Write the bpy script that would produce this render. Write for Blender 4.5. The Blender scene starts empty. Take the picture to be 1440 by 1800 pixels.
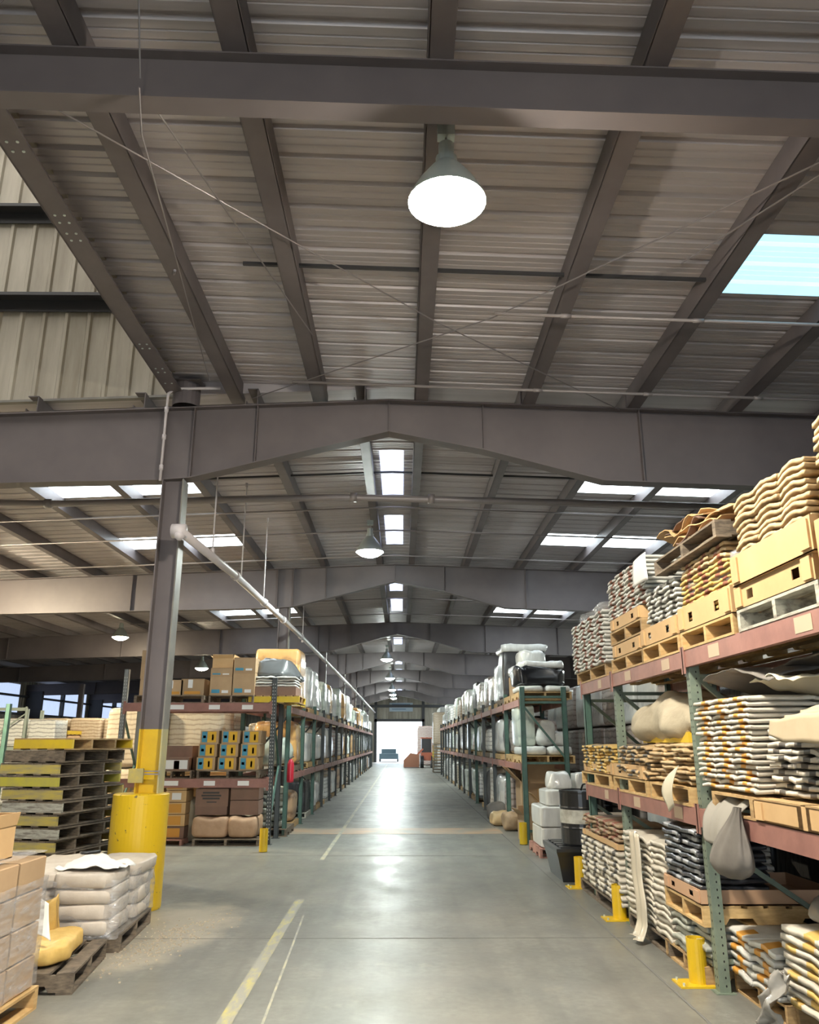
import bpy, math, random
from mathutils import Vector, noise, Matrix, Euler
R = random.Random(7)
PI = math.pi
sc = bpy.context.scene
col = sc.collection

# ------------------------------------------------------------------ camera and picture settings
cam_d = bpy.data.cameras.new('camera'); cam = bpy.data.objects.new('camera', cam_d); col.objects.link(cam)
cam.location = (0, 0, 1.7)
cam.rotation_euler = (PI/2 + math.atan2(406, 1400), 0, -0.0096)
cam_d.sensor_fit = 'HORIZONTAL'; cam_d.sensor_width = 36.0; cam_d.lens = 36.0*1400/1440
cam_d.clip_end = 400; cam_d.clip_start = 0.02
sc.camera = cam
vs = sc.view_settings
vs.view_transform = 'Standard'; vs.look = 'None'; vs.gamma = 1; vs.use_curve_mapping = False; vs.exposure = 0.45
cy = sc.cycles
cy.use_denoising = True
cy.max_bounces = 7; cy.diffuse_bounces = 4; cy.glossy_bounces = 3; cy.transmission_bounces = 4; cy.transparent_max_bounces = 8
cy.sample_clamp_indirect = 6.0
cy.use_adaptive_sampling = True; cy.adaptive_threshold = 0.02
cy.caustics_reflective = False; cy.caustics_refractive = False

# ------------------------------------------------------------------ materials
MATS = {}
def mat(name, c, rough=.6, metal=0., c2=None, scale=4., stretch=(1,1,1), bump=0., bscale=30., var=0., coat=0., detail=4.,
        thr=(.35,.65), emit=None, estr=0., alpha=1.):
    if name in MATS: return MATS[name]
    m = bpy.data.materials.new(name); m.use_nodes = True; nt = m.node_tree; N = nt.nodes; Lk = nt.links
    b = N['Principled BSDF']
    b.inputs['Base Color'].default_value = (*c, 1); b.inputs['Roughness'].default_value = rough
    b.inputs['Metallic'].default_value = metal; b.inputs['Coat Weight'].default_value = coat; b.inputs['Coat Roughness'].default_value = .18
    b.inputs['Alpha'].default_value = alpha
    out = b.inputs['Base Color']; src = None
    if c2 is not None or bump:
        tc = N.new('ShaderNodeTexCoord'); mp = N.new('ShaderNodeMapping'); mp.inputs['Scale'].default_value = stretch
        Lk.new(tc.outputs['Object'], mp.inputs['Vector'])
    if c2 is not None:
        n = N.new('ShaderNodeTexNoise'); n.inputs['Scale'].default_value = scale; n.inputs['Detail'].default_value = detail
        n.inputs['Roughness'].default_value = .62
        Lk.new(mp.outputs['Vector'], n.inputs['Vector'])
        r = N.new('ShaderNodeValToRGB'); r.color_ramp.elements[0].position = thr[0]; r.color_ramp.elements[1].position = thr[1]
        r.color_ramp.elements[0].color = (*c2, 1); r.color_ramp.elements[1].color = (*c, 1)
        Lk.new(n.outputs['Fac'], r.inputs['Fac']); src = r.outputs['Color']
    if var:
        oi = N.new('ShaderNodeObjectInfo'); mr = N.new('ShaderNodeMapRange'); hs = N.new('ShaderNodeHueSaturation')
        mr.inputs['To Min'].default_value = 1-var; mr.inputs['To Max'].default_value = 1+var
        Lk.new(oi.outputs['Random'], mr.inputs['Value']); Lk.new(mr.outputs['Result'], hs.inputs['Value'])
        if src: Lk.new(src, hs.inputs['Color'])
        else: hs.inputs['Color'].default_value = (*c, 1)
        src = hs.outputs['Color']
    if src: Lk.new(src, out)
    if bump:
        n2 = N.new('ShaderNodeTexNoise'); n2.inputs['Scale'].default_value = bscale; n2.inputs['Detail'].default_value = 3
        Lk.new(mp.outputs['Vector'], n2.inputs['Vector'])
        bp = N.new('ShaderNodeBump'); bp.inputs['Strength'].default_value = bump; bp.inputs['Distance'].default_value = .02
        Lk.new(n2.outputs['Fac'], bp.inputs['Height']); Lk.new(bp.outputs['Normal'], b.inputs['Normal'])
    if emit:
        b.inputs['Emission Color'].default_value = (*emit, 1); b.inputs['Emission Strength'].default_value = estr
    MATS[name] = m; return m

STEEL = mat('purlin_steel', (.165,.145,.152), .5, .15, c2=(.12,.105,.112), scale=1.2)
STEELD = mat('rafter_steel', (.175,.152,.155), .5, .1, c2=(.135,.118,.123), scale=.8)
STEELB = mat('girt_steel', (.05,.05,.055), .5, .1)
STEELL = mat('light_steel', (.27,.26,.23), .5, .1, c2=(.2,.19,.18), scale=3)
DECK = mat('deck_sheet', (.56,.52,.535), .5, .25, c2=(.40,.37,.385), scale=1.0, stretch=(.25,6,1), bump=.05, bscale=8, detail=6, thr=(.3,.7))
SIDING = mat('siding_sheet', (.52,.48,.40), .5, .1, c2=(.27,.235,.18), scale=.8, stretch=(3,1,.35), detail=7, thr=(.3,.66))
PIPE = mat('pipe_paint', (.30,.27,.27), .45, .2)
PIPEW = mat('white_pipe', (.62,.58,.60), .4)
ROD = mat('rod_steel', (.28,.26,.27), .4, .5)
SKY = mat('skylight_sheet', (.8,.9,.95), .5, emit=(.86,.96,1.0), estr=5.0)
SKYC = mat('skylight_sheet_blue', (.6,.85,.95), .5, emit=(.42,.80,1.0), estr=1.0)
SKYR = mat('ridge_skylight_sheet', (.7,.75,.9), .5, emit=(.66,.74,1.0), estr=1.1)
SKYADD = mat('added_skylight_sheet', (.8,.8,.8), .5, emit=(1,.96,.88), estr=6)
WALLP = mat('wall_light_sheet', (.5,.6,.8), .5, emit=(.52,.63,.86), estr=.8)
LAMP = mat('lamp_glow', (1,1,1), .5, emit=(.86,1.0,.96), estr=16)
LAMPW = mat('lamp_glow_warm', (1,1,1), .5, emit=(1.0,.93,.72), estr=16)
ALU = mat('lamp_reflector', (.55,.62,.60), .35, .4)
YEL = mat('yellow_paint', (.70,.47,.012), .38, c2=(.60,.39,.015), scale=3, bump=.05, coat=.2)
YELP = mat('yellow_wood_paint', (.58,.46,.10), .6, c2=(.40,.34,.17), scale=5, stretch=(1,4,6), var=.12)
YELB = mat('bright_yellow_wood_paint', (.78,.56,.03), .55, c2=(.66,.46,.05), scale=4)
DARKW = mat('weathered_wood', (.23,.18,.13), .8, c2=(.10,.08,.06), scale=6, stretch=(2,2,8), var=.25)
WOOD = mat('pallet_wood', (.50,.34,.16), .75, c2=(.33,.21,.10), scale=5, stretch=(2,2,8), var=.15)
WOODL = mat('fresh_pallet_wood', (.62,.43,.20), .7, c2=(.48,.31,.13), scale=5, stretch=(2,2,8), var=.12)
GREYW = mat('greyish_painted_wood', (.48,.47,.40), .7, c2=(.22,.20,.17), scale=6, stretch=(1,3,5), thr=(.35,.55))
REDW = mat('red_painted_wood', (.42,.22,.17), .7, c2=(.3,.15,.12), scale=5)
CARD = mat('cardboard', (.45,.31,.18), .8, c2=(.40,.27,.155), scale=3, var=.12)
CARDL = mat('light_cardboard', (.60,.40,.20), .75, c2=(.54,.35,.17), scale=3, var=.08)
CARDD = mat('brown_cardboard', (.23,.14,.105), .8, c2=(.19,.12,.09), scale=3, var=.1)
CARDI = mat('inner_cardboard', (.30,.18,.10), .9)
TAPE = mat('parcel_tape', (.40,.30,.19), .3)
PAPER = mat('white_paper', (.80,.80,.80), .7)
INK = mat('print_ink', (.05,.045,.045), .6)
INKB = mat('blue_print', (.06,.28,.42), .6)
INKY = mat('yellow_print', (.72,.42,.03), .6)
INKR = mat('red_print', (.45,.06,.04), .6)
RACKR = mat('rack_beam_paint', (.34,.165,.135), .5, c2=(.26,.125,.105), scale=5, bump=.03)
RACKG = mat('rack_post_green', (.20,.25,.19), .5, c2=(.14,.18,.145), scale=8)
RACKGG = mat('rack_post_deep_green', (.065,.145,.115), .5, c2=(.05,.10,.085), scale=6)
RACKK = mat('rack_post_dark', (.06,.07,.075), .5)
HOLE = mat('hole_dark', (.01,.01,.01), .9)
STICK = mat('sticker_tan', (.50,.38,.27), .6)
BLACKP = mat('black_plastic', (.012,.013,.016), .28, coat=.3)
BLACKB = mat('black_bag', (.045,.047,.055), .3, c2=(.02,.02,.024), scale=9, bump=.3, bscale=25, coat=.4, var=.2)
TARP = mat('grey_cloth', (.17,.155,.14), .8, c2=(.12,.11,.10), scale=3)
def bagm(n, c, c2, **k): return mat(n, c, .6, c2=c2, scale=7, bump=.15, bscale=18, var=.10, **k)
BW = bagm('white_bag', (.64,.60,.52), (.55,.50,.42))
BWC = bagm('cool_white_bag', (.62,.62,.58), (.5,.5,.48))
BT = bagm('tan_bag', (.56,.41,.23), (.48,.34,.18))
BK = bagm('kraft_bag', (.40,.29,.18), (.30,.21,.13))
BY = bagm('yellow_bag', (.66,.46,.15), (.55,.36,.10))
BG = bagm('grey_green_bag', (.42,.43,.37), (.33,.34,.30))
POR = mat('orange_print', (.62,.30,.05), .6)
PRB = mat('redbrown_print', (.27,.10,.06), .6)
PDK = mat('dark_print', (.10,.09,.08), .6)
LINEN = mat('tan_sack', (.46,.405,.30), .85, c2=(.38,.33,.24), scale=3, bump=.5, bscale=9)
FILMW = mat('white_film', (.72,.72,.69), .3, c2=(.6,.6,.58), scale=3, stretch=(3,3,.5), bump=.5, bscale=7, coat=.8, var=.1)
def film():
    m = bpy.data.materials.new('clear_film'); m.use_nodes = True; nt = m.node_tree; N = nt.nodes; Lk = nt.links
    N.remove(N['Principled BSDF']); o = N['Material Output']
    t = N.new('ShaderNodeBsdfTransparent'); g = N.new('ShaderNodeBsdfGlossy'); d = N.new('ShaderNodeBsdfDiffuse')
    g.inputs['Roughness'].default_value = .12; d.inputs['Color'].default_value = (.75,.75,.78,1)
    tc = N.new('ShaderNodeTexCoord'); mp = N.new('ShaderNodeMapping'); mp.inputs['Scale'].default_value = (2,2,7); mp.inputs['Rotation'].default_value = (.5,.5,0)
    n = N.new('ShaderNodeTexNoise'); n.inputs['Scale'].default_value = 4; n.inputs['Detail'].default_value = 5
    Lk.new(tc.outputs['Object'], mp.inputs[0]); Lk.new(mp.outputs[0], n.inputs['Vector'])
    bp = N.new('ShaderNodeBump'); bp.inputs['Strength'].default_value = 1; bp.inputs['Distance'].default_value = .03
    Lk.new(n.outputs['Fac'], bp.inputs['Height']); Lk.new(bp.outputs[0], g.inputs['Normal'])
    a = N.new('ShaderNodeMixShader'); a.inputs[0].default_value = .45; Lk.new(d.outputs[0], a.inputs[1]); Lk.new(g.outputs[0], a.inputs[2])
    r = N.new('ShaderNodeValToRGB'); r.color_ramp.elements[0].position=.36; r.color_ramp.elements[1].position=.80
    r.color_ramp.elements[0].color=(.16,.16,.16,1); r.color_ramp.elements[1].color=(.72,.72,.72,1)
    Lk.new(n.outputs['Fac'], r.inputs[0])
    x = N.new('ShaderNodeMixShader'); Lk.new(r.outputs[0], x.inputs[0]); Lk.new(t.outputs[0], x.inputs[1]); Lk.new(a.outputs[0], x.inputs[2])
    Lk.new(x.outputs[0], o.inputs['Surface']); return m
FILM = film()
def layered(name, c, c2, pitch, gloss=.6):
    """stacked goods under stretch film: dark seams every PITCH metres in z, wavy, and a glossy coat"""
    m = bpy.data.materials.new(name); m.use_nodes = True; nt = m.node_tree; N = nt.nodes; Lk = nt.links
    b = N['Principled BSDF']; b.inputs['Roughness'].default_value = .45; b.inputs['Coat Weight'].default_value = gloss; b.inputs['Coat Roughness'].default_value = .15
    tc = N.new('ShaderNodeTexCoord'); sp = N.new('ShaderNodeSeparateXYZ'); Lk.new(tc.outputs['Object'], sp.inputs[0])
    ns = N.new('ShaderNodeTexNoise'); ns.inputs['Scale'].default_value = 5; ns.inputs['Detail'].default_value = 3; Lk.new(tc.outputs['Object'], ns.inputs['Vector'])
    ma = N.new('ShaderNodeMath'); ma.operation = 'MULTIPLY_ADD'; ma.inputs[1].default_value = pitch*.9; Lk.new(ns.outputs['Fac'], ma.inputs[0]); Lk.new(sp.outputs['Z'], ma.inputs[2])
    md = N.new('ShaderNodeMath'); md.operation = 'DIVIDE'; md.inputs[1].default_value = pitch; Lk.new(ma.outputs[0], md.inputs[0])
    fr = N.new('ShaderNodeMath'); fr.operation = 'FRACT'; Lk.new(md.outputs[0], fr.inputs[0])
    r = N.new('ShaderNodeValToRGB'); e = r.color_ramp.elements; e[0].position = 0; e[0].color = (*c2,1); e[1].position = .3; e[1].color = (*c,1)
    e2 = r.color_ramp.elements.new(.85); e2.color = (*c,1); e3 = r.color_ramp.elements.new(1.0); e3.color = (*c2,1)
    Lk.new(fr.outputs[0], r.inputs[0])
    oi = N.new('ShaderNodeObjectInfo'); mr = N.new('ShaderNodeMapRange'); mr.inputs['To Min'].default_value=.85; mr.inputs['To Max'].default_value=1.15
    hs = N.new('ShaderNodeHueSaturation'); Lk.new(oi.outputs['Random'], mr.inputs['Value']); Lk.new(mr.outputs[0], hs.inputs['Value'])
    Lk.new(r.outputs[0], hs.inputs['Color']); Lk.new(hs.outputs[0], b.inputs['Base Color'])
    n2 = N.new('ShaderNodeTexNoise'); n2.inputs['Scale'].default_value = 9; mp = N.new('ShaderNodeMapping'); mp.inputs['Scale'].default_value=(2,2,.6)
    Lk.new(tc.outputs['Object'], mp.inputs[0]); Lk.new(mp.outputs[0], n2.inputs['Vector'])
    bp = N.new('ShaderNodeBump'); bp.inputs['Strength'].default_value=.5; bp.inputs['Distance'].default_value=.02
    Lk.new(n2.outputs['Fac'], bp.inputs['Height']); Lk.new(bp.outputs[0], b.inputs['Normal']); return m
LOADM = {
 'white': layered('film_over_white_bags', (.70,.70,.67), (.30,.30,.30), .11),
 'silver': layered('film_over_pale_goods', (.62,.62,.60), (.44,.45,.45), .6, 1.),
 'green': layered('film_over_pale_green_goods', (.58,.64,.56), (.38,.44,.39), .3, .9),
 'tan': layered('film_over_tan_bags', (.55,.45,.33), (.28,.19,.12), .10),
 'brown': layered('film_over_brown_bags', (.34,.28,.25), (.16,.12,.10), .12, .5),
 'orange': layered('film_over_orange_boxes', (.70,.40,.14), (.45,.24,.09), .34, .7),
 'beige': layered('beige_sack_pile', (.50,.42,.31), (.30,.23,.16), .10, .3),
 'black': layered('black_wrapped_goods', (.030,.030,.034), (.012,.012,.014), .3, .15),
 'kraft': layered('kraft_boxes_pile', (.42,.28,.17), (.18,.11,.07), .3, .1),
 'redwhite': layered('red_and_white_bags', (.62,.55,.52), (.36,.10,.07), .12, .3),
}
# concrete floor
def floor_mat():
    m = bpy.data.materials.new('worn_concrete'); m.use_nodes = True; nt = m.node_tree; N = nt.nodes; Lk = nt.links
    b = N['Principled BSDF']; tc = N.new('ShaderNodeTexCoord')
    def nz(scale, st, det=5, rot=0, rough=.6, dist=0):
        mp = N.new('ShaderNodeMapping'); mp.inputs['Scale'].default_value = st; mp.inputs['Rotation'].default_value=(0,0,rot)
        Lk.new(tc.outputs['Object'], mp.inputs[0]); n = N.new('ShaderNodeTexNoise'); n.inputs['Scale'].default_value = scale
        n.inputs['Detail'].default_value = det; n.inputs['Roughness'].default_value = rough; n.inputs['Distortion'].default_value = dist
        Lk.new(mp.outputs[0], n.inputs['Vector']); return n.outputs['Fac']
    def ramp(f, p0, c0, p1, c1):
        r = N.new('ShaderNodeValToRGB'); r.color_ramp.elements[0].position = p0; r.color_ramp.elements[1].position = p1
        r.color_ramp.elements[0].color = (*c0,1); r.color_ramp.elements[1].color = (*c1,1); Lk.new(f, r.inputs[0]); return r.outputs[0]
    def mix(a, b_, f, mode='MIX'):
        x = N.new('ShaderNodeMix'); x.data_type='RGBA'; x.blend_type = mode
        if isinstance(f, float): x.inputs[0].default_value = f
        else: Lk.new(f, x.inputs[0])
        for s, v in ((6,a),(7,b_)):
            if isinstance(v, tuple): x.inputs[s].default_value = (*v,1)
            else: Lk.new(v, x.inputs[s])
        return x.outputs[2]
    base = ramp(nz(.7,(1,1,1),7), .28, (.165,.168,.15), .72, (.275,.275,.248))
    fine = ramp(nz(14,(1,1,1),6), .3, (.72,.72,.72), .7, (1,1,1))
    c = mix(base, fine, 1.0, 'MULTIPLY')
    streak = ramp(nz(1.6,(2.2,.12,1),6,.03,.55,.6), .43, (0,0,0), .72, (1,1,1))      # tyre scuffs along the aisle
    c = mix(c, (.135,.135,.125), mathf(N, Lk, streak, .85), 'MIX')
    w = N.new('ShaderNodeTexWave'); w.wave_type='RINGS'; w.inputs['Scale'].default_value=.35; w.inputs['Distortion'].default_value=3.5; w.inputs['Detail'].default_value=3
    mp = N.new('ShaderNodeMapping'); mp.inputs['Location'].default_value=(-7,-7,0); Lk.new(tc.outputs['Object'], mp.inputs[0]); Lk.new(mp.outputs[0], w.inputs['Vector'])
    arc = ramp(w.outputs['Fac'], .80, (0,0,0), .95, (1,1,1))
    c = mix(c, (.17,.17,.155), mathf(N, Lk, arc, .6), 'MIX')
    dust = ramp(nz(.45,(1,1,1),8,.5), .50, (0,0,0), .85, (1,1,1))
    c = mix(c, (.36,.335,.28), mathf(N, Lk, dust, .6), 'MIX')
    mp = N.new('ShaderNodeMapping'); mp.vector_type='TEXTURE'; mp.inputs['Location'].default_value=(-2.25,8.25,0); mp.inputs['Scale'].default_value=(.75,1.9,1); mp.inputs['Rotation'].default_value=(0,0,-.12)
    gr = N.new('ShaderNodeTexGradient'); gr.gradient_type='SPHERICAL'; Lk.new(tc.outputs['Object'], mp.inputs[0]); Lk.new(mp.outputs[0], gr.inputs[0])
    mm = N.new('ShaderNodeMath'); mm.operation='MULTIPLY_ADD'; Lk.new(nz(2.2,(1,1,1),8), mm.inputs[0]); mm.inputs[1].default_value=1.1; Lk.new(gr.outputs['Fac'], mm.inputs[2])
    c = mix(c, (.40,.365,.29), mathf(N, Lk, ramp(mm.outputs[0], .68, (0,0,0), 1.15, (1,1,1)), .75), 'MIX')
    Lk.new(c, b.inputs['Base Color'])
    rr = ramp(nz(2.5,(1,.6,1),5), .3, (.33,.33,.33), .75, (.50,.50,.50)); Lk.new(rr, b.inputs['Roughness'])
    b.inputs['Specular IOR Level'].default_value = .45
    bp = N.new('ShaderNodeBump'); bp.inputs['Strength'].default_value=.12; bp.inputs['Distance'].default_value=.01
    Lk.new(nz(9,(1,1,1),6), bp.inputs['Height']); Lk.new(bp.outputs[0], b.inputs['Normal'])
    return m
def mathf(N, Lk, s, k):
    m = N.new('ShaderNodeMath'); m.operation='MULTIPLY'; m.inputs[1].default_value=k; Lk.new(s, m.inputs[0]); return m.outputs[0]
CONC = floor_mat()
LINEY = mat('worn_yellow_line', (.46,.40,.11), .6, c2=(.27,.27,.235), scale=5, stretch=(3,.8,1), thr=(.46,.72), detail=10)
LINEW = mat('faded_pale_line', (.42,.40,.28), .5, c2=(.29,.29,.26), scale=9, stretch=(1,.5,1), thr=(.44,.56), detail=8)
LINEO = mat('faded_orange_band', (.45,.31,.20), .45, c2=(.30,.28,.24), scale=1.6, stretch=(1,1,1), thr=(.40,.60), detail=8)
JOINT = mat('floor_joint', (.16,.16,.15), .8)
DUSTM = mat('dust_and_crumbs', (.52,.46,.36), .9, c2=(.36,.31,.24), scale=40)
OUT = mat('outdoor_pavement', (.62,.62,.60), .8, c2=(.5,.5,.5), scale=.5)

# ------------------------------------------------------------------ mesh builder
class MB:
    def __init__(s): s.v=[]; s.f=[]; s.m=[]; s.mi=0
    def quad(s, *idx): s.f.append(idx); s.m.append(s.mi)
    def hexa(s, P):
        n=len(s.v); s.v += [tuple(p) for p in P]
        for q in ((0,3,2,1),(4,5,6,7),(0,1,5,4),(1,2,6,5),(2,3,7,6),(3,0,4,7)): s.quad(*[n+i for i in q])
    def box(s, x0,x1,y0,y1,z0,z1, M=None):
        P=[(x0,y0,z0),(x1,y0,z0),(x1,y1,z0),(x0,y1,z0),(x0,y0,z1),(x1,y0,z1),(x1,y1,z1),(x0,y1,z1)]
        if M: P=[M@Vector(p) for p in P]
        s.hexa(P); return s
    def bar(s, a, b, w, h=None):
        a=Vector(a); b=Vector(b); d=(b-a); h=h or w; z=d.normalized()
        x=z.cross(Vector((0,0,1)));
        if x.length<1e-3: x=Vector((1,0,0))
        x.normalize(); y=z.cross(x); P=[]
        for c in (a,b):
            for sx,sy in ((-1,-1),(1,-1),(1,1),(-1,1)): P.append(c+x*sx*w/2+y*sy*h/2)
        s.hexa(P); return s
    def tube(s, pts, r, n=8, cap=True):
        pts=[Vector(p) for p in pts]; k0=len(s.v)
        for i,p in enumerate(pts):
            d=(pts[min(i+1,len(pts)-1)]-pts[max(i-1,0)]).normalized()
            x=d.cross(Vector((0,0,1)))
            if x.length<1e-3: x=d.cross(Vector((0,1,0)))
            x.normalize(); y=d.cross(x); rr=r[i] if isinstance(r,(list,tuple)) else r
            for k in range(n):
                a=2*PI*k/n; s.v.append(tuple(p+(x*math.cos(a)+y*math.sin(a))*rr))
        for i in range(len(pts)-1):
            for k in range(n):
                a=k0+i*n+k; b=k0+i*n+(k+1)%n; s.quad(a,b,b+n,a+n)
        if cap:
            s.quad(*[k0+k for k in range(n)][::-1]); s.quad(*[k0+(len(pts)-1)*n+k for k in range(n)])
        return s
    def lathe(s, prof, n=24, c=(0,0,0)):
        k0=len(s.v)
        for r,z in prof:
            for k in range(n):
                a=2*PI*k/n; s.v.append((c[0]+r*math.cos(a), c[1]+r*math.sin(a), c[2]+z))
        for i in range(len(prof)-1):
            for k in range(n):
                a=k0+i*n+k; b=k0+i*n+(k+1)%n; s.quad(a,b,b+n,a+n)
        return s
    def prism(s, pts, y0, y1):   # polygon in x,z extruded along y
        n=len(pts); k=len(s.v); s.v += [(x,y0,z) for x,z in pts]+[(x,y1,z) for x,z in pts]
        s.quad(*range(k,k+n)); s.quad(*range(k+2*n-1,k+n-1,-1))
        for i in range(n): j=(i+1)%n; s.quad(k+j,k+i,k+n+i,k+n+j)
        return s
    def grid(s, nu, nv, fn):
        k=len(s.v)
        for i in range(nu+1):
            for j in range(nv+1): s.v.append(tuple(fn(i/nu, j/nv)))
        for i in range(nu):
            for j in range(nv):
                a=k+i*(nv+1)+j; s.quad(a,a+nv+1,a+nv+2,a+1)
        return s
    def mesh(s, name, mats, smooth=False):
        me=bpy.data.meshes.new(name); me.from_pydata(s.v,[],s.f)
        for m in (mats if isinstance(mats,(list,tuple)) else [mats]): me.materials.append(m)
        me.polygons.foreach_set('material_index', s.m)
        if smooth: me.polygons.foreach_set('use_smooth',[True]*len(s.f))
        me.update(); return me
    def build(s, name, mats, parent=None, loc=(0,0,0), rz=0, smooth=False):
        return link(name, s.mesh(name, mats, smooth), parent, loc, rz)
def link(name, me, parent=None, loc=(0,0,0), rz=0, rot=None):
    o=bpy.data.objects.new(name, me); col.objects.link(o); o.location=loc; o.rotation_euler = rot or (0,0,rz)
    if parent: o.parent=parent
    return o
USED={}
def tag(o, label, cat, group=None, kind=None):
    L=label.replace(' ,',',').split()
    for drop in ('the','a','of','its'):
        while len(L)>16 and drop in L: L.remove(drop)
    label=' '.join(L)
    n=len(label.replace(',',' ').split())
    if n<4 or n>16: print('LABEL LEN', n, label)
    if label in USED and not (group and USED[label]==group): print('LABEL DUP', label)
    USED[label]=group
    o['label']=label; o['category']=cat
    if group: o['group']=group
    if kind: o['kind']=kind
    return o
def struct(o): o['kind']='structure'; return o
def empty(name, loc, rz=0):
    o=bpy.data.objects.new(name,None); col.objects.link(o); o.location=loc; o.rotation_euler=(0,0,rz); o.empty_display_size=.1; return o
KIDS={}
def kids(root):
    if root.name not in KIDS: KIDS[root.name]=[o for o in bpy.data.objects if o.parent==root]
    return KIDS[root.name]
def dup(root, loc, rz=0, rot=None):
    r=root.copy(); col.objects.link(r); r.location=loc; r.rotation_euler=rot or (0,0,rz)
    for k in ('label','category','group','kind'):
        if k in r: del r[k]
    for ch in kids(root):
        c=ch.copy(); col.objects.link(c); c.parent=r
    return r
ORD=['bottom','second','third','fourth','fifth','sixth','seventh','eighth','ninth','tenth','eleventh','twelfth','thirteenth','fourteenth','fifteenth','sixteenth','seventeenth','eighteenth','nineteenth','twentieth']
NTH=['first','second','third','fourth','fifth','sixth','seventh','eighth','ninth','tenth','eleventh','twelfth','thirteenth','fourteenth','fifteenth','sixteenth','seventeenth','eighteenth','nineteenth','twentieth']
NTH += ['twenty-'+w for w in NTH[:9]]+['thirtieth']+['thirty-'+w for w in NTH[:9]]+['fortieth']+['forty-'+w for w in NTH[:9]]
def nz(x,y=0,z=0): return noise.noise(Vector((x,y,z)))

# ------------------------------------------------------------------ setting: floor, roof, walls
def zfar(x): return 5.88-(.034*(x+.17) if x>-.17 else .042*(-.17-x))
def znear(x): return 5.88-.034*(x+.17)
PUR=.22
b=MB(); b.box(-22,22,-8,77,-.1,0); struct(b.build('floor', CONC))
b=MB(); b.box(-30,30,77.25,140,-.12,-.02); struct(b.build('ground_outside', OUT))
b=MB(); b.box(-30,30,-60,-8.05,-.12,-.02); struct(b.build('ground_outside', OUT))

YF=[9.4+9.65*k for k in range(7)]
YEND=77.0
def deck_profile(y0,y1):
    """flat pans with narrow raised ribs, 0.3 m apart, run across the aisle"""
    ys=[(y0,0)]; k=math.ceil(y0/.305)
    while k*.305+.09<y1:
        y=k*.305
        if y>y0+.01: ys += [(y,0),(y+.018,.035),(y+.052,.035),(y+.07,0)]+([(y+.135,0),(y+.145,.010),(y+.155,0),(y+.215,0),(y+.225,.010),(y+.235,0)] if y+.24<y1 else [])
        k+=1
    ys.append((y1,0)); return ys
def deck(mb, x0,x1,y0,y1,zf,nx=1):
    pr=deck_profile(y0,y1)
    def fn(u,v): i=round(v*(len(pr)-1)); x=x0+(x1-x0)*u; return (x,pr[i][0],zf(x)+PUR+pr[i][1])
    mb.grid(nx,len(pr)-1,fn)
def deck_strip(mb, x0,x1,y0,y1,zf,holes):
    y=y0
    for a,c in sorted(holes):
        if a>=y1 or c<=y0: continue
        if a>y: deck(mb,x0,x1,y,a,zf)
        y=c
    if y<y1: deck(mb,x0,x1,y,y1,zf)
side_holes=[]; ridge_holes=[]
for y in YF: side_holes += [(y+3.2,y+4.1),(y+7.0,y+8.0)]; ridge_holes += [(y+2.3,y+4.6),(y+6.0,y+8.4)]
side_holes=[h for h in side_holes if h[1]<76]; ridge_holes=[h for h in ridge_holes if h[1]<76]
c=MB()
for (x0,x1,h) in ((-22,-6.15,[]),(-6.15,-3.4,side_holes),(-3.4,-.36,[]),(-.36,-.17,ridge_holes),(-.17,.02,ridge_holes),(.02,2.93,[]),(2.93,5.65,side_holes),(5.65,22,[])):
    deck_strip(c,x0,x1,9.45,YEND,zfar,h)
struct(c.build('ceiling', DECK))
c=MB()
deck_strip(c,-3.05,2.93,-8,9.45,znear,[]); deck_strip(c,2.93,5.65,-8,9.45,znear,[(6.0,6.95),(.3,1.3)]); deck_strip(c,5.65,22,-8,9.45,znear,[])
struct(c.build('ceiling', DECK))
# skylights
wn=1
for (xa,xb,H) in ((-6.15,-3.4,side_holes),(2.93,5.65,side_holes)):
    for a,e in H:
        c=MB(); deck(c,xa,xb,a,e,zfar); struct(c.build('window_%d'%wn, SKY)); wn+=1
for a,e in ridge_holes:
    c=MB(); deck(c,-.36,.02,a,e,lambda x:zfar(x)-.005,2); struct(c.build('window_%d'%wn, SKYR)); wn+=1
for a,e in ((6.0,6.95),(.3,1.3)):
    c=MB(); deck(c,2.93,5.65,a,e,znear); struct(c.build('window_%d'%wn, SKYC)); wn+=1

# purlins
def purlin(x, y0, y1, zf, w=.13):
    z=zf(x); b=MB(); sg = 1 if x>0 else -1
    b.box(x-sg*w/2-.006, x-sg*w/2+.006, y0,y1,z,z+PUR-.002)     # web on the aisle side
    b.box(x-w/2,x+w/2,y0,y1,z,z+.012); b.box(x-w/2,x+w/2,y0,y1,z+PUR-.014,z+PUR-.002)
    b.box(x+sg*w/2-.012, x+sg*w/2, y0,y1,z+.012,z+.045)
    struct(b.build('roof_purlin_beam', STEEL))
for x in (-.54,.24,1.56,2.9,4.22,5.55,6.9,8.3,9.7,11.2,12.8,14.6,16.6,18.8,-1.9,-3.32,-4.66,-6.05,-7.5,-9.,-10.5,-12.,-13.6,-15.4,-17.4,-19.6): purlin(x,9.3,YEND,zfar)
for x in (.24,1.6,2.93,4.22,5.55,6.9,8.3,9.7,11.2,-1.06,-2.14): purlin(x,-8,9.6,znear,.16)
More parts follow.
